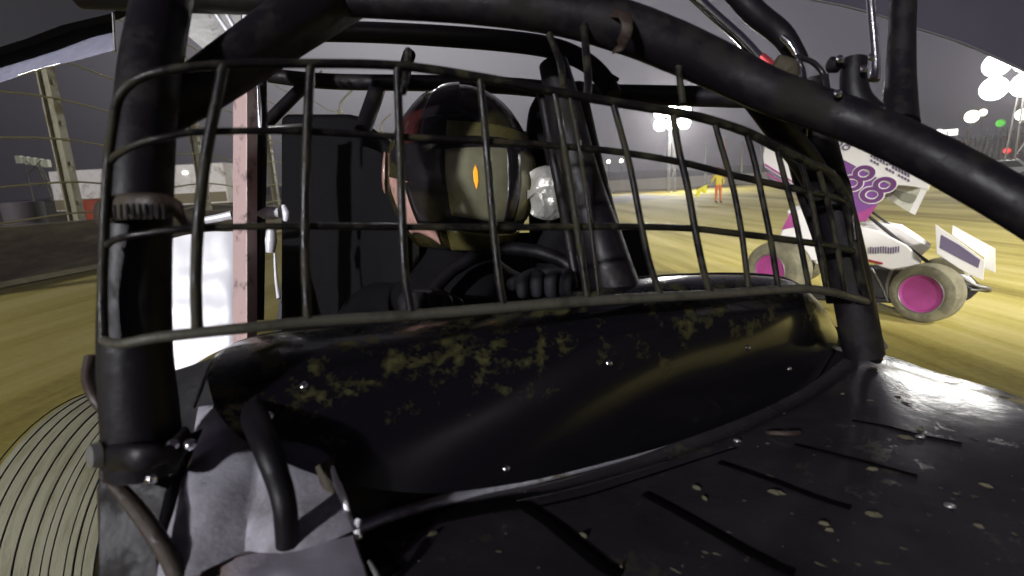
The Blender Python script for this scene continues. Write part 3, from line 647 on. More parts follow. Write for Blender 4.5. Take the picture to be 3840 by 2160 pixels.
# ------------------------------------------------------------------ DRIVER
hc = P(1722, 672, .96)
drv = thing('person', P(1722, 1500, 1.1), 'driver in a black race suit and olive full face helmet seated behind the mesh guard', 'person')
yaw = R(24)
hf = (-F*math.cos(yaw) + RT*math.sin(yaw) - UP*.10).normalized()       # where the face points
hu = (UP + RT*-.04 - F*.0); hu = (hu - hf*hu.dot(hf)).normalized(); hr = hf.cross(hu)   # hr: driver's right
def HP(az, el, k=1.0):
    """helmet surface: az from the face direction (+ towards image right), el up"""
    x_ = math.sin(az)*math.cos(el); y_ = math.cos(az)*math.cos(el); z_ = math.sin(el)
    rx, ry, rz = .134, .160, .166
    chin = max(0, -z_)**1.0*max(0, y_)
    p = Vector((x_*rx, y_*ry + .035*chin, z_*rz))
    if z_ < -.1: p.x *= 1 - .18*(-z_-.1)
    if z_ < -.75: p.z = -.75*rz - (p.z*-1-.75*rz)*.25
    return hc + (-hr*p.x + hf*p.y + hu*p.z)*k
def patch(name, a0, a1, e0, e1, k, m_, parent, nu=30, nv=16, th=.003, edge=None):
    rows = []
    for j in range(nv+1):
        row = []
        for i in range(nu+1):
            u, v = i/nu, j/nv
            az = R(a0+(a1-a0)*u)
            lo, hi = (edge(u) if edge else (e0, e1))
            row.append(HP(az, R(lo+(hi-lo)*v), k))
        rows.append(row)
    b_ = MB(); b_.grid(rows); o = b_.build(name, m_, parent)
    s_ = o.modifiers.new('s', 'SOLIDIFY'); s_.thickness = th; s_.offset = 1
    return o
b_ = MB(); rows = [[HP(2*math.pi*i/64, -math.pi/2 + math.pi*j/40) for i in range(65)] for j in range(41)]
b_.grid(rows); helm = b_.build('helmet', m_helm, drv)
patch('helmet_stripe', -75, -50, 0, 0, 1.004, m_helmr, helm, edge=lambda u: (10, 62-20*u))
patch('helmet_stripe', -50, 30, 0, 0, 1.004, m_helmk, helm, edge=lambda u: (16, 30+6*math.sin(u*6)))
patch('helmet_stripe', -30, 78, 0, 0, 1.006, m_helmy, helm, edge=lambda u: (17, 27-4*u))
patch('helmet_stripe', -52, -20, 0, 0, 1.005, m_helmk, helm, edge=lambda u: (30, 78))
patch('side_decal', -80, -46, 0, 0, 1.006, m_helmp, helm, edge=lambda u: (-38+10*u-18*u*u, -2-6*u))
patch('side_decal', -108, -90, 0, 0, 1.02, m_helmp, helm, edge=lambda u: (-2-8*math.sin(u*math.pi), 6+9*math.sin(u*math.pi)))
patch('eyeport_gasket', -62, 66, 0, 0, 1.008, m_helmk, helm, edge=lambda u: (-30-4*math.sin(u*math.pi), 15+3*math.sin(u*math.pi)))
vis = patch('visor', -30, 62, 0, 0, 1.018, m_visor, helm, edge=lambda u: (-25-4*math.sin(u*math.pi), 10+2*math.sin(u*math.pi)))
patch('visor_band', 12, 24, 0, 0, 1.024, m_helmk, vis, nu=4, edge=lambda u: (-28, 12))
patch('amber_glint', -12.4, -9.6, 0, 0, 1.026, m_amber, vis, nu=8, edge=lambda u: (-11+9*abs(u-.5), 2-7*abs(u-.5)))
patch('chin_bar', -36, 62, 0, 0, 1.014, m_helmy, helm, edge=lambda u: (-52, -34-3*math.sin(u*math.pi)))
patch('chin_vent', -30, 55, 0, 0, 1.026, m_helmk, helm, nv=4, edge=lambda u: (-44, -41.5))
b_ = MB(); b_.lathe(HP(R(70), R(14), 1.0), HP(R(70), R(14))-hc, [(0, .016), (.006, .015), (.009, .006)], 20); b_.build('visor_pivot', m_chrome, helm)
b_ = MB(); b_.lathe(HP(R(-70), R(10), 1.0), HP(R(-70), R(10))-hc, [(0, .016), (.006, .015), (.009, .006)], 20); b_.build('visor_pivot', m_helmk, helm)
# body: pelvis, spine, neck, arms
def D(px, py, d): return P(px, py, d)
pel = hc - UP*.62 + F*.10; chest = hc - UP*.33 + F*.06; nk = hc - UP*.15 + F*.02
ch = [(pel, (.15, .12), None), (hc - UP*.46 + F*.08, (.155, .12), 0), (chest, (.17, .125), 1), (hc - UP*.235 + F*.05, (.12, .095), 2), (nk, (.062, .062), 3), (hc - UP*.05, (.06, .06), 4)]
for s_ in (-1, 1):
    i0 = len(ch)
    sh = hc + RT*(.19*s_) - UP*.26 + F*.05
    hand = wc + RT*(.15*s_) + UP*.03
    if s_ > 0: hand = P(2085, 1075, .76)
    el = sh.lerp(hand, .5) + RT*(.07*s_) - UP*.11
    ch += [(sh, (.075, .07), 3), (el, (.052, .05), i0), (hand - (hand-el).normalized()*.07, (.034, .034), i0+1), (hand - (hand-el).normalized()*.04, (.03, .03), i0+2)]
    i0 = len(ch)
    ch += [(pel + RT*(.10*s_) - UP*.03, (.095, .09), 0), (pel + RT*(.16*s_) - F*.42 + UP*.06, (.07, .07), i0), (pel + RT*(.12*s_) - F*.72 - UP*.22, (.05, .05), i0+1)]
skin('body', ch, [m_suit], drv)
for s_ in (-1, 1):
    hand = P(2085, 1060, .76) if s_ > 0 else wc + RT*-.15 + UP*.04
    fwd = (-F*.7+UP*.2+RT*-.3*s_).normalized(); side = RT*s_
    c = [(hand - fwd*.045, (.030, .026), None), (hand, (.042, .024), 0)]
    for q, (o_, ln) in enumerate(((-.030, .038), (-.010, .045), (.010, .046), (.029, .036))):
        i0 = len(c)
        c += [(hand + fwd*.035 + side*o_, .0115, 1), (hand + fwd*(.035+ln*.55) + side*o_ - UP*.012, .0105, i0), (hand + fwd*(.03+ln*.5) + side*o_ - UP*.036, .0095, i0+1)]
    i0 = len(c)
    c += [(hand - side*.045 + fwd*.012, .0125, 1), (hand - side*.055 + fwd*.04 - UP*.015, .0105, i0)]
    skin('glove', c, [m_glove], drv)

# ------------------------------------------------------------------ OTHER CAR (right)
GF, GR = on_ground(3478, 1216), on_ground(2880, 1120)
e1 = (GF-GR).normalized(); nz_ = Vector((0, 0, 1)); e2 = nz_.cross(e1).normalized()
if e2.dot(C0-GF) < 0: e2 = -e2                # towards the camera = the car's right side
e3 = e1.cross(e2).normalized(); e3 = e3 if e3.z > 0 else -e3
def PP(px, py, off=0.0):
    """point on a vertical plane along the car, off metres inboard of the wheels' outer faces"""
    r_ = ray(px, py); o_ = GF - e2*off
    return C0 + r_*((o_-C0).dot(e2)/r_.dot(e2))
car2 = thing('sprint_car', (GF+GR)/2, 'white and purple winged sprint car with magenta wheel discs on the clay at the right', 'racing car')
m_white = mat('race_white', (.80, .78, .76), .35, coat=.3, mud=(.45, .42, .30), mud_amt=.12, mud_scale=6, bump=.03)
m_purple = mat('race_purple', (.19, .055, .26), .35, coat=.3, bump=.03, var=.15, var_scale=2)
m_mag = mat('race_magenta', (.36, .05, .23), .6, bump=.03, var=.15, var_scale=6)
m_purd = mat('number_purple', (.13, .03, .15), .35, bump=.03)
m_ink = mat('print_violet_grey', (.14, .11, .19), .5, bump=.03)
m_dkmet = mat('dark_steel', (.03, .027, .03), .4, .4, bump=.1)
m_tyre2 = mat('dusty_tyre', (.21, .195, .125), .85, mud=(.13, .12, .08), mud_amt=.5, mud_scale=6, bump=.3, bump_scale=20)
def poly2(name, pts, off, th, m_, parent=car2, smooth=False, bev=.004):
    b_ = MB(); b_.prism([PP(a, c, off) for a, c in pts], e2, th); return b_.build(name, m_, parent, smooth=smooth, bevel=bev)
WO = .15
# near side board: white strip above, purple drop below
board = poly2('side_board', [(3040, 440), (3097, 470), (3300, 578), (3492, 680), (3482, 712), (3430, 700), (3333, 690), (3118, 575), (3060, 545), (2990, 500)], WO, .03, m_white)
poly2('number_panel', [(3060, 547), (3120, 578), (3333, 691), (3322, 718), (3246, 832), (3210, 828), (3160, 760), (3080, 690)], WO-.002, .026, m_purple, board)
poly2('magenta_flash', [(3212, 800), (3290, 768), (3248, 829), (3216, 827)], WO-.02, .004, m_mag, board)
poly2('side_board_tail', [(2872, 540), (2912, 548), (3030, 690), (3040, 740), (2960, 690), (2868, 628), (2862, 580)], WO+.02, .02, m_white)
for k in range(4):
    q = k*17
    b_ = MB(); b_.prism([PP(2868+q*.2, 612+q, WO-.01), PP(2990+q*.4, 690+q, WO-.01), PP(2990+q*.4, 696+q, WO-.01), PP(2868+q*.2, 620+q, WO-.01)], e2, .004); b_.build('pink_stripe', m_mag if k % 2 == 0 else m_ink, car2, smooth=False)
# foil between the boards, far board with front lip
b_ = MB(); SP = 1.25
foil = [(3060, 470), (3200, 528), (3330, 592), (3478, 676), (3470, 700), (3330, 640), (3200, 575), (3060, 520)]
near_ = [PP(a, c, WO+.02) for a, c in foil]; far_ = [p - e2*SP for p in near_]
k = len(foil); b_.add(near_+far_, [list(range(k)), list(range(2*k-1, k-1, -1))] + [(i, i+k, (i+1) % k+k, (i+1) % k) for i in range(k)])
b_.build('wing_foil', m_white, car2, bevel=.004)
b_ = MB(); b_.prism([PP(a, c, WO+.25) for a, c in ((3333, 688), (3490, 684), (3432, 806), (3400, 790), (3318, 738))], e2, .02)
b_.build('far_side_board', mat('board_underside', (.50, .50, .42), .4, mud=(.22, .21, .18), mud_amt=.4, mud_scale=3, bump=.03), car2, smooth=False)
b_ = MB(); b_.prism([PP(a, c, WO+.23) for a, c in ((3340, 708), (3400, 722), (3452, 738), (3420, 762), (3385, 752), (3335, 722))], e2, .004); b_.build('far_board_print', mat('underside_print', (.20, .20, .15), .5, bump=.03), car2, smooth=False)
b_ = MB(); b_.prism([PP(a, c, WO+.0) for a, c in ((3462, 690), (3492, 680), (3432, 806), (3410, 796))], e2, .012); b_.build('wing_front_lip', m_white, car2, smooth=False)
# numbers and print
def text(name, s_, px, py, off, size, m_, parent, ux=None, shear=0.0, ext=.003, slope=None, sx=1.0):
    cu = bpy.data.curves.new(name, 'FONT'); cu.body = s_; cu.size = size; cu.extrude = ext; cu.shear = shear; cu.align_x = 'CENTER'; cu.align_y = 'CENTER'
    if name.endswith('outline'): cu.offset = .012
    o = bpy.data.objects.new(name, cu); COL.objects.link(o)
    xa = slope.normalized(); za = e2; ya = za.cross(xa).normalized()
    if ya.z < 0: ya = -ya; 
    mm = Matrix((xa*sx, ya, xa.cross(ya))).transposed().to_4x4(); mm.translation = PP(px, py, off)
    dg = bpy.context.evaluated_depsgraph_get()
    me = bpy.data.meshes.new_from_object(o.evaluated_get(dg)); bpy.data.objects.remove(o)
    ob = bpy.data.objects.new(name, me); COL.objects.link(ob); me.materials.append(m_)
    me.transform(mm); me.transform(Matrix.Translation(-parent_world(parent))); ob.parent = parent
    return ob
sl = PP(3400, 632, WO) - PP(3150, 498, WO)
text('number_outline', '88', 3238, 690, WO-.022, .54, m_white, board, slope=sl, shear=.2)
text('number', '88', 3238, 690, WO-.030, .54, m_purd, board, slope=sl, shear=.2)
text('small_number', '88', 3162, 538, WO-.022, .20, m_ink, board, slope=sl, shear=.2)
for r0 in range(3):
    for q in range(13):
        t = q/13; px = 3265 + t*150; py = 562 + t*80 + r0*17
        if random.random() < .85:
            b_ = MB(); b_.prism([PP(px, py, WO-.02), PP(px+8, py+4, WO-.02), PP(px+7, py+(22 if r0 == 0 else 13), WO-.02), PP(px-1, py+(18 if r0 == 0 else 9), WO-.02)], e2, .003)
            b_.build('printed_letter', m_ink, board, smooth=False)
# bodywork
def body(name, near_pts, o0, o1, m_, parent=car2, bev=.015, narrow=1.0):
    b_ = MB(); a = [PP(x_, y_, o0) for x_, y_ in near_pts]; c = [p - e2*(o1-o0) for p in a]; k = len(a)
    b_.add(a+c, [list(range(k)), list(range(2*k-1, k-1, -1))] + [(i, i+k, (i+1) % k+k, (i+1) % k) for i in range(k)])
    return b_.build(name, m_, parent, bevel=bev)
body('engine_cover', [(3222, 838), (3300, 836), (3372, 852), (3430, 888), (3490, 930), (3452, 962), (3380, 925), (3300, 880), (3232, 860)], .55, .95, m_white)
body('nose_body', [(3225, 850), (3300, 868), (3400, 920), (3458, 975), (3445, 1008), (3340, 1012), (3300, 1000), (3250, 975)], .42, .5, m_white)
body('tail_tank', [(2960, 800), (3020, 775), (3060, 800), (3085, 900), (3080, 980), (3020, 975), (2960, 930), (2925, 880)], .45, 1.1, m_white)
body('side_body', [(2950, 790), (2990, 770), (3100, 790), (3230, 850), (3250, 970), (3180, 1000), (3060, 990), (2990, 930)], .50, .56, m_white)
body('magenta_side', [(2962, 800), (2985, 795), (2992, 850), (2930, 862)], .44, .46, m_mag, bev=.003)
for q in range(12):
    a = 3262 + q*9.5; c = 925 + 2*math.sin(q)
    b_ = MB(); b_.prism([PP(a, c, .40), PP(a+6, c+1, .40), PP(a+5, c+26, .40), PP(a-1, c+22, .40)], e2, .004); b_.build('printed_letter', m_ink, car2, smooth=False)
body('red_sill', [(3255, 972), (3310, 985), (3310, 992), (3255, 982)], .40, .43, m_red, bev=.002)
body('engine_block', [(3100, 1000), (3380, 1015), (3385, 1090), (3330, 1120), (3200, 1110), (3100, 1080)], .60, 1.0, m_dkmet)
body('under_tray', [(3000, 1105), (3390, 1125), (3390, 1140), (3000, 1120)], .5, 1.1, m_dkmet)
def rod(name, pts, r_, m_, parent=car2):
    b_ = MB(); b_.tube([PP(*p) for p in pts], r_, 10, 3); b_.build(name, m_, parent)
rod('frame_tube', [(3255, 808, .48), (3350, 885, .48), (3490, 990, .48), (3640, 1085, .48)], .022, m_dkmet)
rod('frame_tube', [(3270, 795, .7), (3345, 850, .7)], .016, m_dkmet)
rod('frame_tube', [(3268, 1005, .5), (3300, 1060, .5), (3330, 1130, .5)], .016, m_grey)
rod('frame_tube', [(3345, 1010, .5), (3325, 1070, .5), (3335, 1120, .5)], .02, m_grey)
rod('frame_tube', [(3260, 1120, .45), (3330, 1150, .45), (3420, 1170, .45)], .014, m_dkmet)
rod('front_axle', [(3470, 1110, .1), (3560, 1080, .8), (3610, 1065, 1.3)], .03, m_grey)
rod('bumper', [(3560, 1010, .5), (3650, 1066, .5), (3712, 1082, .6), (3700, 1092, .8), (3620, 1075, .9)], .020, m_grey)
rod('bumper', [(3580, 1070, .5), (3640, 1086, .5), (3700, 1086, .6)], .014, m_grey)
body('nose_cone', [(3590, 1040), (3640, 1045), (3680, 1085), (3640, 1120), (3600, 1140), (3590, 1100)], .55, .85, m_dkmet)
body('nose_cone_plate', [(3600, 1030), (3640, 1040), (3672, 1078), (3625, 1068)], .50, .54, m_white)
# nose wing
nw = poly2('nose_wing', [(3507, 841), (3600, 905), (3694, 978), (3686, 1052), (3600, 1008), (3512, 950)], .25, .02, m_white)
b_ = MB(); b_.prism([PP(a, c, .235) for a, c in ((3530, 880), (3600, 920), (3676, 975), (3668, 1005), (3600, 970), (3525, 930))], e2, .003); b_.build('end_plate_print', m_ink, nw, smooth=False)
poly2('far_end_plate', [(3572, 845), (3650, 888), (3732, 932), (3732, 1022), (3690, 1005), (3690, 965), (3570, 880)], .95, .02, m_white, nw)
b_ = MB(); a = [PP(x_, y_, .27) for x_, y_ in ((3520, 900), (3600, 950), (3680, 1005), (3684, 1016), (3600, 966), (3518, 915))]; c = [p-e2*.66 for p in a]; k = 6
b_.add(a+c, [list(range(k)), list(range(2*k-1, k-1, -1))] + [(i, i+k, (i+1) % k+k, (i+1) % k) for i in range(k)]); b_.build('nose_foil', m_white, nw)
# wheels
def wheel(g_, r_, wd, rim, name='wheel', off=0.0, depth=.0):
    c = g_ + Vector((0, 0, 1))*r_*1.0 - e2*off
    ax_ = (e2*math.cos(R(20)) - e1*math.sin(R(20))).normalized()
    hw = wd/2; cc = c - ax_*hw
    b_ = MB(); prof = [(-hw*.9, rim), (-hw, rim+.03), (-hw, r_-.06), (-hw*.86, r_-.015), (-hw*.5, r_), (hw*.5, r_), (hw*.86, r_-.015), (hw, r_-.06), (hw, rim+.03), (hw*.9, rim)]
    b_.lathe(cc, ax_, prof, 56, closed=False); w_ = b_.build(name, m_tyre2, car2)
    b_ = MB(); b_.lathe(cc, ax_, [(hw*.60, .02), (hw*.62, rim*.75), (hw*.80, rim*.93), (hw*.97, rim*.98), (hw*1.0, rim+.012), (hw*.9, rim+.016)], 48); b_.build('wheel_disc', m_mag, w_)
    b_ = MB(); b_.lathe(cc, ax_, [(hw*.985, rim+.012), (hw*1.03, rim+.02), (hw*.985, rim+.032)], 48, closed=False); b_.build('rim_ring', m_grey, w_)
    return w_
dF = (GF-C0).dot(F); dR = (GR-C0).dot(F)
wheel(GF - e1*.10, 222/1920*dF/2, .34, 66/1920*dF)
wheel(GR, 212/1920*dR/2, .42, 54/1920*dR, off=.0)
wheel(GF - e2*1.45 + e1*.05, 190/1920*dF/2, .26, .15)
wheel(GR - e2*1.35, 200/1920*dR/2, .36, .17)
# front wing posts, wheels' shadowed driver cage
for a in ((3040, 560, 3060, 800), (3120, 600, 3140, 800), (3190, 720, 3220, 850)):
    rod('cage_post', [(a[0], a[1], .6), (a[2], a[3], .6)], .02, m_dkmet)

# ------------------------------------------------------------------ MARSHAL with flag
mg = on_z(2692, 762, -.70)
H0 = (mg-C0).dot(F)*128/1920
mar = thing('person', mg, 'track marshal in a yellow jacket and orange trousers standing far out on the infield', 'person')
m_yel = mat('hi_vis_yellow', (.75, .60, .03), .7, bump=.1); m_org = mat('orange_trousers', (.70, .16, .03), .7, bump=.1)
m_skin = mat('skin', (.45, .27, .2), .6, bump=.05); m_boot = mat('boot_dark', (.04, .03, .03), .6, bump=.1)
S = H0/1.75
def mp(x_, y_, z_): return mg + Vector((x_*S, y_*S, z_*S))
chn = [(mp(0, 0, .95), .125*S, None), (mp(0, 0, 1.15), .125*S, 0), (mp(0, 0, 1.36), .14*S, 1), (mp(0, 0, 1.47), .06*S, 2), (mp(0, -.01, 1.56), .075*S, 3), (mp(0, -.01, 1.68), .085*S, 4),
       (mp(.18, 0, 1.38), .06*S, 2), (mp(.26, -.05, 1.12), .05*S, 6), (mp(.20, -.2, .95), .035*S, 7), (mp(-.18, 0, 1.38), .06*S, 2), (mp(-.33, -.08, 1.18), .05*S, 9), (mp(-.46, -.18, 1.06), .038*S, 10),
       (mp(.10, 0, .85), .09*S, 0), (mp(.12, 0, .48), .062*S, 12), (mp(.15, .03, .08), .045*S, 13), (mp(.15, -.12, .04), .04*S, 14),
       (mp(-.10, 0, .85), .09*S, 0), (mp(-.11, -.04, .48), .062*S, 16), (mp(-.09, .06, .08), .045*S, 17), (mp(-.09, -.1, .04), .04*S, 18)]
skin('body', chn, [m_yel, m_org, m_skin, m_boot], mar, matfn=lambda c: 2 if (c-mg).z > 1.5*S else (0 if (c-mg).z > .92*S else (1 if (c-mg).z > .12*S else 3)))
b_ = MB(); b_.lathe(mp(0, -.01, 1.70), (0, 0, 1), [(0, .10*S), (.05*S, .095*S), (.09*S, .03*S)], 14); b_.build('cap', m_org, mar)
fl = thing('flag', mp(-.46, -.18, 1.05), 'yellow warning flag on a short stick held out by the marshal', 'flag')
b_ = MB(); b_.tube([mp(-.44, -.16, 1.10), mp(-1.25, -.35, .75)], .012*S, 8, 1); b_.build('stick', m_boot, fl)
b_ = MB(); rows = []
for j in range(9):
    rows.append([mp(-.62-.62*i/10-.05*j/8, -.22-.1*i/10+.05*math.sin(i*.9+j*.5), 1.02-.27*i/10-.45*j/8*(.8+.2*math.sin(i))) for i in range(11)])
b_.grid(rows, th=.004, th_dir=(0, 1, 0)); b_.build('cloth', mat('flag_yellow', (.85, .80, .03), .6, bump=.1), fl)

# ------------------------------------------------------------------ LEFT: wall, fence, mast, trailer
wx = on_ground(0, 1075).x; wz = gz(wx)
m_conc = mat('stained_concrete', (.16, .14, .10), .85, mud=(.08, .06, .05), mud_amt=.5, mud_scale=1.0, bump=.3, bump_scale=6, stretch=(1, .35, 2), var=.4)
b_ = MB(); b_.box((wx-.15, 60, wz+.42), .15, 75, .46); b_.build('trackside_wall', m_conc, None, smooth=False, bevel=.02)
tag(bpy.data.objects['trackside_wall'], 'low stained concrete wall along the outside of the track at the left', 'wall')
b_ = MB()
rows = [[Vector((wx + o_, y, gz(wx)+h)) for o_, h in ((.0, .02), (.02, .07), (.10, .06), (.22, .01))] for y in range(-15, 136, 3)]
b_.grid(rows); tag(b_.build('clay_kerb', mat('pale_clay', (.50, .45, .26), .9, bump=.4, bump_scale=8, var=.3), None), kind='structure')
m_post = mat('galvanised_post', (.30, .29, .22), .5, .2, mud=(.2, .18, .1), mud_amt=.4, mud_scale=3, bump=.1)
post0 = None; cables = []
ypos = [on_ground(0, 1075).y - 4 + 0*0]
yb = (lambda px: -(wx-.3)*1920/(1920-px))(330)
for i in range(9):
    y = yb + (i-1)*4.2
    b_ = MB()
    if post0 is None:
        b_.box((wx-.30, y, wz+2.6), .09, .02, 2.6); b_.box((wx-.30-.085, y, wz+2.6), .014, .085, 2.6); b_.box((wx-.30+.085, y, wz+2.6), .014, .085, 2.6)
        for hz in (1.2, 1.9, 2.6, 3.3, 4.0, 4.7): b_.box((wx-.19, y, wz+hz), .02, .03, .04)
        root = thing('fence_post', (wx-.3, y, wz), 'x', 'fence post'); o = b_.build('upright', m_post, root, smooth=False); post0 = root; up0 = o
        b_ = MB(); b_.tube([Vector((wx-.3, y, wz+5.15)), Vector((wx-.15, y, wz+5.6)), Vector((wx+.45, y, wz+6.1))], .05, 10, 4); ca0 = b_.build('curved_top', m_post, root)
        root_o = root
    else:
        root_o = post0.copy(); COL.objects.link(root_o); root_o.location.y = y
        for ch_ in (up0, ca0): c = ch_.copy(); COL.objects.link(c); c.parent = root_o
    root_o['group'] = 'catch fence posts along the trackside wall'
    root_o['label'] = ['galvanised catch fence post nearest the camera on the left wall', 'galvanised catch fence post left of the black cage pillar', 'galvanised catch fence post third along the trackside wall'][i] if i < 3 else 'galvanised catch fence post far along the trackside wall'
for i, hz in enumerate((1.0, 1.55, 2.3, 3.0, 3.7, 4.3, 5.0)):
    b_ = MB(); pts = []
    for k in range(10):
        y = yb + (k-1)*4.2
        pts.append(Vector((wx-.17, y, wz+hz+.03)))
        pts.append(Vector((wx-.17, y+2.1, wz+hz-.10)))
    b_.tube(pts, .017, 8, 3)
    o = b_.build('fence_cable', mat('steel_cable', (.30, .28, .14), .5, .2, bump=.1) if i == 0 else bpy.data.materials['steel_cable'], None)
    tag(o, ['lowest', 'second lowest', 'third from the bottom', 'middle', 'third from the top', 'second highest', 'highest'][i] + ' steel cable of the catch fence on the left wall', 'cable', 'catch fence cables')
# unlit floodlight mast
mb0 = Vector((P(140, 610, 36).x, P(140, 610, 36).y, 0)); zt = P(140, 612, 36).z
mast = thing('floodlight_mast', (mb0.x, mb0.y, gz(mb0.x)), 'lattice mast with a pale bank of switched off floodlights beyond the left fence', 'light mast')
b_ = MB()
for sx_ in (-.5, .5):
    for sy_ in (-.5, .5): b_.tube([mb0+Vector((sx_*2.2+1.2, sy_*2, gz(mb0.x))), Vector((mb0.x+sx_*1.0, mb0.y+sy_, zt))], .06, 6, 1)
zz = .8
while zz < zt-.5:
    w0 = 1.0 + .6*(1-zz/zt); xo = 1.2*(1-zz/zt)
    b_.tube([mb0+Vector((xo-w0*.5, -.5, zz)), mb0+Vector((xo+w0*.5, -.5, zz+.9))], .035, 6, 1); b_.tube([mb0+Vector((xo+w0*.5, -.5, zz)), mb0+Vector((xo-w0*.5, -.5, zz+.9))], .035, 6, 1); zz += 1.1
b_.build('lattice', m_post, mast)
m_lampoff = mat('lamp_glass_off', (.75, .74, .6), .4, emit=(.9, .9, .7), estr=.12)  # faint glow added to keep the unlit lamp heads pale
for k in range(5):
    b_ = MB(); b_.box((mb0.x-.9+k*.45, mb0.y-.3, zt+.28-k*.09), .2, .15, .26); b_.build('floodlight', m_lampoff, mast, bevel=.03)
# white trailer behind the fence
m_trl = mat('trailer_white', (.78, .75, .74), .5, bump=.05, var=.1, mud=(.22, .20, .15), mud_amt=.3, mud_scale=1.5)
def at_px(px, d): return P(px, 1080, d)
tl = at_px(275, 24); tr_ = at_px(905, 24); ztop = P(560, 650, 24).z
cx, cy = (tl.x+tr_.x)/2, tl.y
trl = thing('trailer', (cx, cy, gz(cx)), 'long off white race transporter trailer parked beyond the left catch fence', 'trailer')
b_ = MB(); b_.box((cx, cy+1.3, (ztop+1.7)/2+.0), (tr_.x-tl.x)/2, 1.3, (ztop-1.7)/2+.25); b_.build('trailer_body', m_trl, trl, smooth=False, bevel=.05)
b_ = MB(); b_.box((cx, cy-.012, 1.75), (tr_.x-tl.x)/2-.05, .01, .22); b_.build('lower_trim', mat('trim_tan', (.20, .17, .10), .6, bump=.1), trl, smooth=False)
for k in range(3):
    b_ = MB(); b_.lathe((cx-3+k*1.15, cy+.15, .95), (0, 1, 0), [(-.15, .25), (-.15, .45), (.15, .45), (.15, .25)], 24); b_.build('wheel', m_dkmet, trl)
for k in range(3):
    b_ = MB(); b_.box((cx-3+k*2.6, cy-.02, ztop-.12), .10, .02, .05); b_.build('marker_lamp', mat('marker_lamp', (.9, .9, .9), .3, emit=(1, 1, .95), estr=6) if k == 0 else bpy.data.materials['marker_lamp'], trl, smooth=False)
# earth bank behind the wall (dark, olive)
m_bank = mat('dark_earth_bank', (.055, .048, .022), .95, var=.5, var_scale=.3, bump=.4, bump_scale=1)
b_ = MB(); rows = []
for j, (o_, h) in enumerate(((-9, .3), (-14, 1.3), (-20, 1.9), (-34, 2.1), (-80, 2.0))):
    rows.append([Vector((wx + o_ - .0005*y*y*.2, y, gz(-30) + h + .25*noise.noise(Vector((o_*.2, y*.08, 0))))) for y in range(-40, 240, 8)])
b_.grid(rows); tag(b_.build('earth_bank', m_bank), kind='structure')
# people / kit colours low behind the wall: barrels
m_bar = [mat('barrel_red', (.30, .05, .025), .6, bump=.1), mat('barrel_grey', (.09, .08, .10), .6, bump=.1)]
for k, (y, ci, lb) in enumerate(((5.0, 1, 'grey'), (7.7, 0, 'red'), (9.4, 1, 'grey'), (11.2, 0, 'red'))):
    b_ = MB(); c = Vector((wx-1.0, y, wz-.0))
    b_.lathe(c + Vector((0, 0, .65)), (0, 0, 1), [(-.65, .28), (-.6, .3), (-.2, .29), (-.18, .31), (-.16, .29), (.2, .29), (.22, .31), (.24, .29), (.6, .3), (.62, .27)], 24)
    tag(b_.build('barrel', m_bar[ci]), ['grey steel barrel nearest the camera behind the left wall', 'red steel barrel nearest the camera behind the left wall', 'grey steel barrel between two red ones behind the wall', 'red steel barrel farthest along behind the left wall'][k], 'barrel', 'barrels behind the trackside wall')

# ------------------------------------------------------------------ RIGHT / FAR background
def gp(px, d, z=None):
    p = P(px, 1080, d); q = Vector((p.x, p.y, 0)); q.z = gz(q.x); return q
def zat(px, py, d): return P(px, py, d).z
m_farwall = mat('far_pale_wall', (.50, .47, .36), .8, var=.25, var_scale=.2, bump=.1)
b_ = MB()
a, c = gp(1900, 125), gp(3000, 95)
dr = (c-a).normalized(); nn = Vector((-dr.y, dr.x, 0))
L_ = (c-a).length
b_.box((a+c)/2 + Vector((0, 0, .55)), L_/2, .2, 1.1, (dr, nn, Vector((0, 0, 1)))); o = b_.build('boundary_wall', m_farwall, smooth=False)
tag(o, 'pale boundary wall along the far straight beyond the infield', 'wall')
m_hill = mat('dark_far_hill', (.055, .06, .05), .95, var=.5, var_scale=.05, bump=.3, bump_scale=.3)
b_ = MB(); rows = []
for j in range(7):
    t = j/6
    rows.append([Vector((x_, 150 + 60*t - abs(x_)*.05, gz(x_) - 1 + (6.0 + 2.5*noise.noise(Vector((x_*.02, 3, 0))) + 1.2*noise.noise(Vector((x_*.15, 7, t))))*math.sin(t*math.pi/2))) for x_ in range(-300, 420, 6)])
b_.grid(rows); tag(b_.build('hill', m_hill), kind='structure')
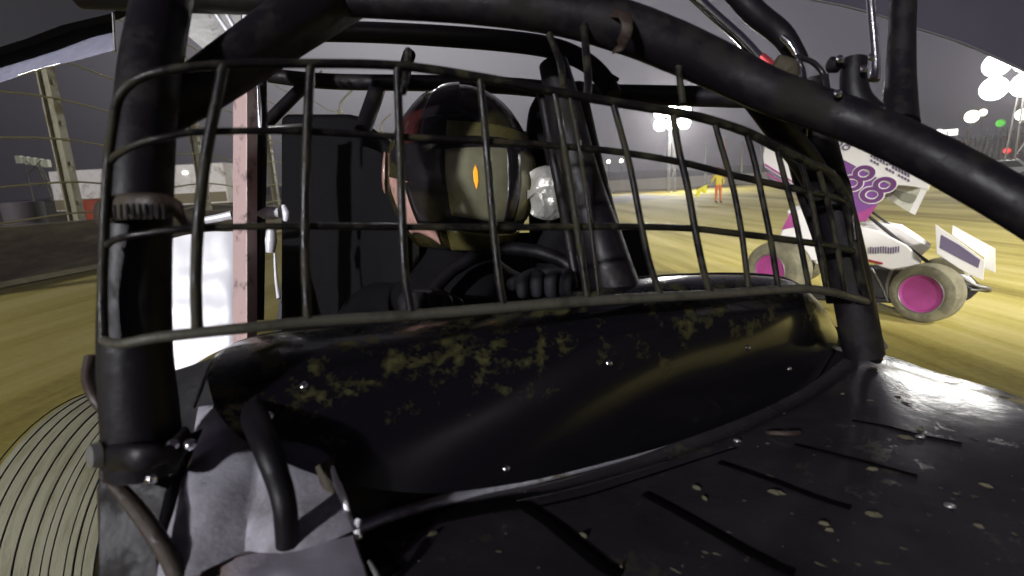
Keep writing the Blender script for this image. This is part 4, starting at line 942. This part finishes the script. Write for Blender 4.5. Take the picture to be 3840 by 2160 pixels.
# lit floodlight towers
m_steel = mat('tower_steel', (.16, .16, .15), .5, .3, bump=.1)
def tower(px, py, d, cols, rows_, sz, label, strength, power, energy_col=(1, .97, .92), mw=.5):
    top_ = P(px, py, d); base_ = Vector((top_.x, top_.y, gz(top_.x)))
    t = thing('floodlight_tower', base_, label, 'light tower', 'lit floodlight towers round the track')
    b_ = MB()
    for sx_ in (-1, 1):
        for sy_ in (-1, 1): b_.tube([base_+Vector((sx_*mw, sy_*mw, 0)), Vector((top_.x+sx_*mw*.5, top_.y+sy_*mw*.5, top_.z-sz))], .07, 6, 1)
    zz = base_.z+.5; k = 0
    while zz < top_.z-1.5:
        s_ = 1 if k % 2 else -1
        b_.tube([Vector((base_.x-s_*mw*.9, base_.y-mw*.9, zz)), Vector((base_.x+s_*mw*.8, base_.y-mw*.8, zz+1.3))], .04, 6, 1); zz += 1.3; k += 1
    b_.build('lattice', m_steel, t)
    to = (Vector((0, 0, 1)) - top_); to.z *= .6; to.normalize(); side = to.cross(Vector((0, 0, 1))).normalized(); upv = side.cross(to).normalized()
    em = mat('lamp_lit_'+str(int(px)), (1, 1, 1), .5, emit=(.93, .96, 1), estr=strength)
    for i in range(cols):
        for j in range(rows_):
            c = top_ + side*((i-(cols-1)/2)*sz*1.08) + upv*((j-(rows_-1)/2)*sz*1.08)
            b_ = MB(); b_.lathe(c, to, [(-.45*sz, .12*sz), (-.3*sz, .3*sz), (0, .53*sz), (.02*sz, .53*sz)], 16); hd = b_.build('lamp_housing', m_steel, t)
            b_ = MB(); b_.lathe(c+to*(.03*sz), to, [(0, .55*sz), (.10*sz, .45*sz), (.14*sz, .02)], 16); b_.build('lamp_glass', em, hd)
    li = bpy.data.lights.new('floodlight', 'POINT'); li.energy = power; li.color = energy_col; li.shadow_soft_size = sz*.8
    lo = bpy.data.objects.new('floodlight_glow', li); COL.objects.link(lo); lo.location = top_ + to*(sz*1.3) - t.location; lo.parent = t
    return t
tower(2520, 442, 75, 3, 2, 1.6, 'brightly lit floodlight tower beyond the far straight, seen through the mesh', 16, 22000)
tower(3850, 272, 42, 3, 2, 1.75, 'very bright floodlight tower at the right edge above the grandstand', 5, 4500)
for (px, py, r_, d, lb) in ((3645, 437, 22, 80, 'round warm lit lamp on a pole left of its smaller twin above the stand'), (3686, 422, 12, 90, 'smaller warm lit lamp on a pole just right of the larger round one'), (3832, 430, 20, 70, 'warm lit lamp on a pole at the right edge below the floodlight tower'),
                            (2282, 606, 7, 110, 'tiny lit lamp low on the far hill left of its neighbour'), (2330, 603, 7, 112, 'tiny lit lamp low on the far hill right of its neighbour')):
    c = P(px, py, d); bs = Vector((c.x, c.y, gz(c.x))); t = thing('street_lamp', bs, lb, 'lamp', 'small lit lamps in the distance')
    b_ = MB(); b_.tube([bs, c - Vector((0, 0, .2))], .09, 8, 1); b_.build('pole', m_steel, t)
    rr = r_/1920*d; b_ = MB(); b_.lathe(c, (c-C0).normalized(), [(-rr*.6, rr*.4), (-rr*.3, rr*.9), (0, rr), (rr*.3, rr*.8), (rr*.5, rr*.2)], 20); b_.build('globe', mat('warm_lamp', (1, .9, .7), .5, emit=(1, .88, .62), estr=9) if 'warm_lamp' not in bpy.data.materials else bpy.data.materials['warm_lamp'], t)
# far flag poles and posts
for k, (px, py, col_, d, lb) in enumerate(((2648, 540, (.30, .33, .36), 90, 'pale thin pole on the far side left of the orange one'), (2722, 520, (.50, .22, .10), 90, 'thin orange banner pole on the far side of the track'), (2785, 530, (.30, .28, .2), 90, 'thin olive pole on the far side right of the orange one'), (2860, 470, (.2, .2, .2), 90, 'tallest thin grey pole on the far side'))):
    c = P(px, py, d); bs = Vector((c.x, c.y, gz(c.x))); b_ = MB(); b_.tube([bs, c], [.22, .16], 8, 1); tag(b_.build('pole', mat('pole_%d' % k, col_, .6, bump=.1)), lb, 'pole', 'thin poles on the far side')
# grandstand
m_stand = mat('stand_frame', (.10, .095, .05), .7, var=.4, var_scale=1.0, bump=.1)
gs = gp(3790, 62); st = thing('grandstand', gs, 'dim open grandstand full of spectators at the right edge', 'grandstand')
vd = Vector((gs.x, gs.y, 0)).normalized(); sd = Vector((vd.y, -vd.x, 0))
for k in range(7):
    b_ = MB(); b_.box(gs + vd*(k*.9) + Vector((0, 0, 1.2+k*.42)), 8.5, .45, .1, (sd, vd, Vector((0, 0, 1)))); b_.build('tier', m_stand, st, smooth=False)
for k in range(9):
    b_ = MB(); q = gs + sd*(-8+k*2); b_.tube([q, q+Vector((0, 0, 1.2))], .08, 6, 1); b_.tube([q+vd*5.4, q+vd*5.4+Vector((0, 0, 5.6))], .08, 6, 1); b_.build('post', m_stand, st)
crowd = MB(); cm = [mat('crowd_%d' % i, c, .8, bump=.1) for i, c in enumerate(((.10, .09, .05), (.20, .18, .12), (.05, .05, .06), (.16, .06, .04)))]
for k in range(7):
    for q in range(34):
        if random.random() < .8:
            c = gs + vd*(k*.9) + sd*(-8.2+q*.49) + Vector((0, 0, 1.3+k*.42)); mi = random.randrange(4)
            crowd.lathe(c+Vector((0, 0, .3)), (0, 0, 1), [(-.3, .2), (0, .24), (.25, .2), (.34, .07), (.38, .11), (.5, .12), (.6, .05)], 8, mi)
tag(crowd.build('crowd', cm), 'spectators sitting in the grandstand as one dim mass', 'crowd', kind='stuff')
# trees behind the stand
m_leaf = mat('leaf_dark', (.05, .055, .022), .8, var=.5, var_scale=1.5); m_bark = mat('bark', (.06, .05, .035), .9, bump=.3)
def tree(px, d, h, w_, label):
    bs = gp(px, d); t = thing('tree', bs, label, 'tree', 'trees behind the grandstand')
    b_ = MB(); b_.tube([bs, bs+Vector((.2, 0, h*.4)), bs+Vector((.1, 0, h*.8))], [.3, .2, .06], 8, 3)
    for k in range(5): a = k*1.3; b_.tube([bs+Vector((.15, 0, h*(.3+.08*k))), bs+Vector((math.cos(a)*w_*.3, math.sin(a)*w_*.3, h*(.5+.08*k)))], [.1, .03], 6, 1)
    b_.build('trunk', m_bark, t)
    b_ = MB(); cl_ = [(Vector((random.gauss(0, w_*.28), random.gauss(0, w_*.28), h*random.uniform(.38, .95))), random.uniform(.5, 1.1)*w_*.2) for _ in range(16)]
    for c, r_ in cl_:
        for _ in range(70):
            v = Vector((random.gauss(0, 1), random.gauss(0, 1), random.gauss(0, 1))).normalized()*r_*random.uniform(.5, 1.1); q = bs+c+v
            a = Vector((random.uniform(-1, 1), random.uniform(-1, 1), random.uniform(-1, 1))).normalized(); b2 = a.cross(v).normalized(); s_ = .22
            b_.add([q-a*s_, q+b2*s_*.6, q+a*s_, q-b2*s_*.6], [(0, 1, 2, 3)])
    b_.build('crown', m_leaf, t, smooth=False)
for k, (px, d, h) in enumerate(((3560, 100, 6.5), (3650, 95, 7.0), (3745, 98, 7.6), (3850, 96, 8.2), (2950, 110, 5), (3060, 108, 6))):
    tree(px, d, h, 6.5, ['tree leftmost behind the grandstand', 'second tree from the left behind the grandstand', 'third tree from the left behind the grandstand', 'tree at the right edge behind the grandstand', 'smaller tree behind the black cage pillar on the right', 'tree just right of the smaller one behind the cage pillar'][k] + ', dark and bushy')
# grey pick-up truck, banner, signals
def car_box(base_, ln, label, m_):
    t = thing('pickup_truck', base_, label, 'truck'); s2 = sd; f2 = vd
    b_ = MB(); pr = [(-.5, .35), (-.5, .85), (-.12, .9), (-.05, .92), (.03, 1.5), (.25, 1.52), (.34, 1.0), (.5, .92), (.52, .4)]
    a = [base_ + s2*(x_*ln) + Vector((0, 0, z_)) - f2*.85 for x_, z_ in pr]; c = [p+f2*1.7 for p in a]; k = len(a)
    b_.add(a+c, [list(range(k)), list(range(2*k-1, k-1, -1))] + [(i, i+k, (i+1) % k+k, (i+1) % k) for i in range(k)]); b_.build('body', m_, t, bevel=.06)
    b_ = MB(); b_.prism([base_ + s2*(x_*ln) + Vector((0, 0, z_)) - f2*.862 for x_, z_ in ((0, .98), (.05, 1.42), (.23, 1.42), (.3, 1.02))], f2, .02); b_.build('window', m_black, t, smooth=False)
    for x_ in (-.3, .32):
        b_ = MB(); b_.lathe(base_ + s2*(x_*ln) - f2*.85 + Vector((0, 0, .36)), f2, [(-.02, .1), (-.02, .36), (.2, .36), (.2, .1)], 20); b_.build('wheel', m_dkmet, t)
car_box(gp(3668, 38), 5.2, 'pale grey pickup truck parked in front of the grandstand', mat('truck_grey', (.30, .32, .36), .4, coat=.3, bump=.02))
bn = gp(3712, 27); t = thing('banner', bn, 'white trackside banner with a yellow border at the right edge', 'banner')
b_ = MB(); b_.box(bn+Vector((0, 0, .55)), 1.35, .03, .40, (sd, vd, Vector((0, 0, 1)))); b_.build('yellow_board', mat('banner_yellow', (.62, .55, .05), .7, bump=.1), t, smooth=False)
b_ = MB(); b_.box(bn+Vector((0, 0, .66)) - vd*.04-sd*.08, 1.2, .01, .24, (sd, vd, Vector((0, 0, 1)))); b_.build('white_panel', mat('banner_white', (.62, .6, .52), .6, bump=.1), t, smooth=False)
for s_ in (-1, 1):
    b_ = MB(); b_.tube([bn+sd*s_*1.25, bn+sd*s_*1.25+Vector((0, 0, 1.0))], .03, 8, 1); b_.build('leg', m_steel, t)
for (px, py, d, col_, s_, lb) in ((3752, 462, 55, (.12, .75, .05), 14, 'green glowing signal lamp on a pole in front of the grandstand'), (3776, 566, 45, (.95, .04, .04), 11, 'red glowing signal lamp on a pole beside the pale truck')):
    c = P(px, py, d); bs = Vector((c.x, c.y, gz(c.x))); t = thing('signal_lamp', bs, lb, 'signal lamp')
    b_ = MB(); b_.tube([bs, c], .05, 8, 1); b_.build('pole', m_steel, t)
    rr = s_/1920*d; b_ = MB(); b_.lathe(c, (C0-c).normalized(), [(-rr*.5, rr*.7), (0, rr), (rr*.4, rr*.7), (rr*.5, rr*.1)], 16); b_.build('lens', mat('signal_'+lb[:3], col_, .5, emit=col_, estr=.7), t)
c = gp(3838, 33); b_ = MB(); b_.lathe(c, (0, 0, 1), [(0, .2), (.05, .2), (.06, .14), (.9, .06), (1.05, .04)], 16); tag(b_.build('traffic_cone', mat('cone_orange', (.8, .22, .04), .6, bump=.1)), 'tall orange traffic cone at the right edge near the banner', 'cone')
for k, (px, py, d, w_, lb) in enumerate(((3560, 497, 85, 2.2, 'brightly lit white sign board above the trees'), (3522, 496, 88, .8, 'small lit white sign board left of the bigger one'))):
    c = P(px, py, d); bs = Vector((c.x, c.y, gz(c.x))); t = thing('lit_sign', bs, lb, 'sign')
    b_ = MB(); b_.tube([bs, c], .1, 8, 1); b_.build('pole', m_steel, t)
    b_ = MB(); b_.box(c, w_/2, .1, .5, (sd, vd, Vector((0, 0, 1)))); b_.build('face', mat('sign_face', (.9, .9, .9), .5, emit=(1, 1, .95), estr=2.5) if k == 0 else bpy.data.materials['sign_face'], t, bevel=.1)

hz = MB(); hz.box((60, 160, 16), 260, 260, 19.5)
m_haze = bpy.data.materials.new('dusty_air'); m_haze.use_nodes = True
hn = m_haze.node_tree; hn.nodes.clear(); ho = hn.nodes.new('ShaderNodeOutputMaterial'); pv = hn.nodes.new('ShaderNodeVolumePrincipled')
pv.inputs['Color'].default_value = (.80, .77, .82, 1); pv.inputs['Density'].default_value = .003; pv.inputs['Anisotropy'].default_value = .55
hn.links.new(pv.outputs[0], ho.inputs['Volume'])
tag(hz.build('haze', m_haze, smooth=False), 'thin dusty air over the whole track', 'haze', kind='stuff')
# ------------------------------------------------------------------ lights (unseen track floodlights, and spots added to brighten single areas)
def lamp(loc, power, size, col_=(1, .97, .93), spot=None, aim=None, sf=1.0):
    li = bpy.data.lights.new('unseen_lamp', 'SPOT' if spot else 'POINT'); li.energy = power; li.shadow_soft_size = size; li.color = col_; li.specular_factor = sf
    o = bpy.data.objects.new('unseen_lamp', li); COL.objects.link(o); o.location = loc
    if spot:
        li.spot_size = R(spot); li.spot_blend = .6
        o.rotation_euler = (Vector(aim)-Vector(loc)).to_track_quat('-Z', 'Y').to_euler()
    return o
lamp((-9, -13, 6.5), 12000, .3, (.97, .97, 1), 15, (-.55, .95, 1.35))  # narrow spot added to brighten the cockpit side panel
lamp((-16, -24, 13), 5000, 1.0, (1, .97, .95))
lamp((11, -22, 10), 58000, 1.0, (1, .97, .92), 46, (15, 15, 0))
lamp((-7, 40, 17), 3500, 1.2, (.95, .97, 1), sf=.12)
lamp((-15, -9, 12), 11000, .8, (1, .97, .9), 42, (-5.5, 6, 0))  # spot added to lift the ground on the left
lamp((-16, 4, 8), 7000, .6, (1, .97, .95), 60, (-17, 24, 2))  # spot added to brighten the trailer side
lamp((23, -5, 14), 54000, 1.0, (1, .96, .88), 78, (15, 17, 0))

sc.render.engine = 'CYCLES'
sc.cycles.use_denoising = True
sc.cycles.max_bounces = 6
sc.view_settings.view_transform = 'Standard'; sc.view_settings.look = 'None'; sc.view_settings.exposure = 0; sc.view_settings.gamma = 1
cam.data.dof.use_dof = True; cam.data.dof.focus_distance = 1.25; cam.data.dof.aperture_fstop = 5.6
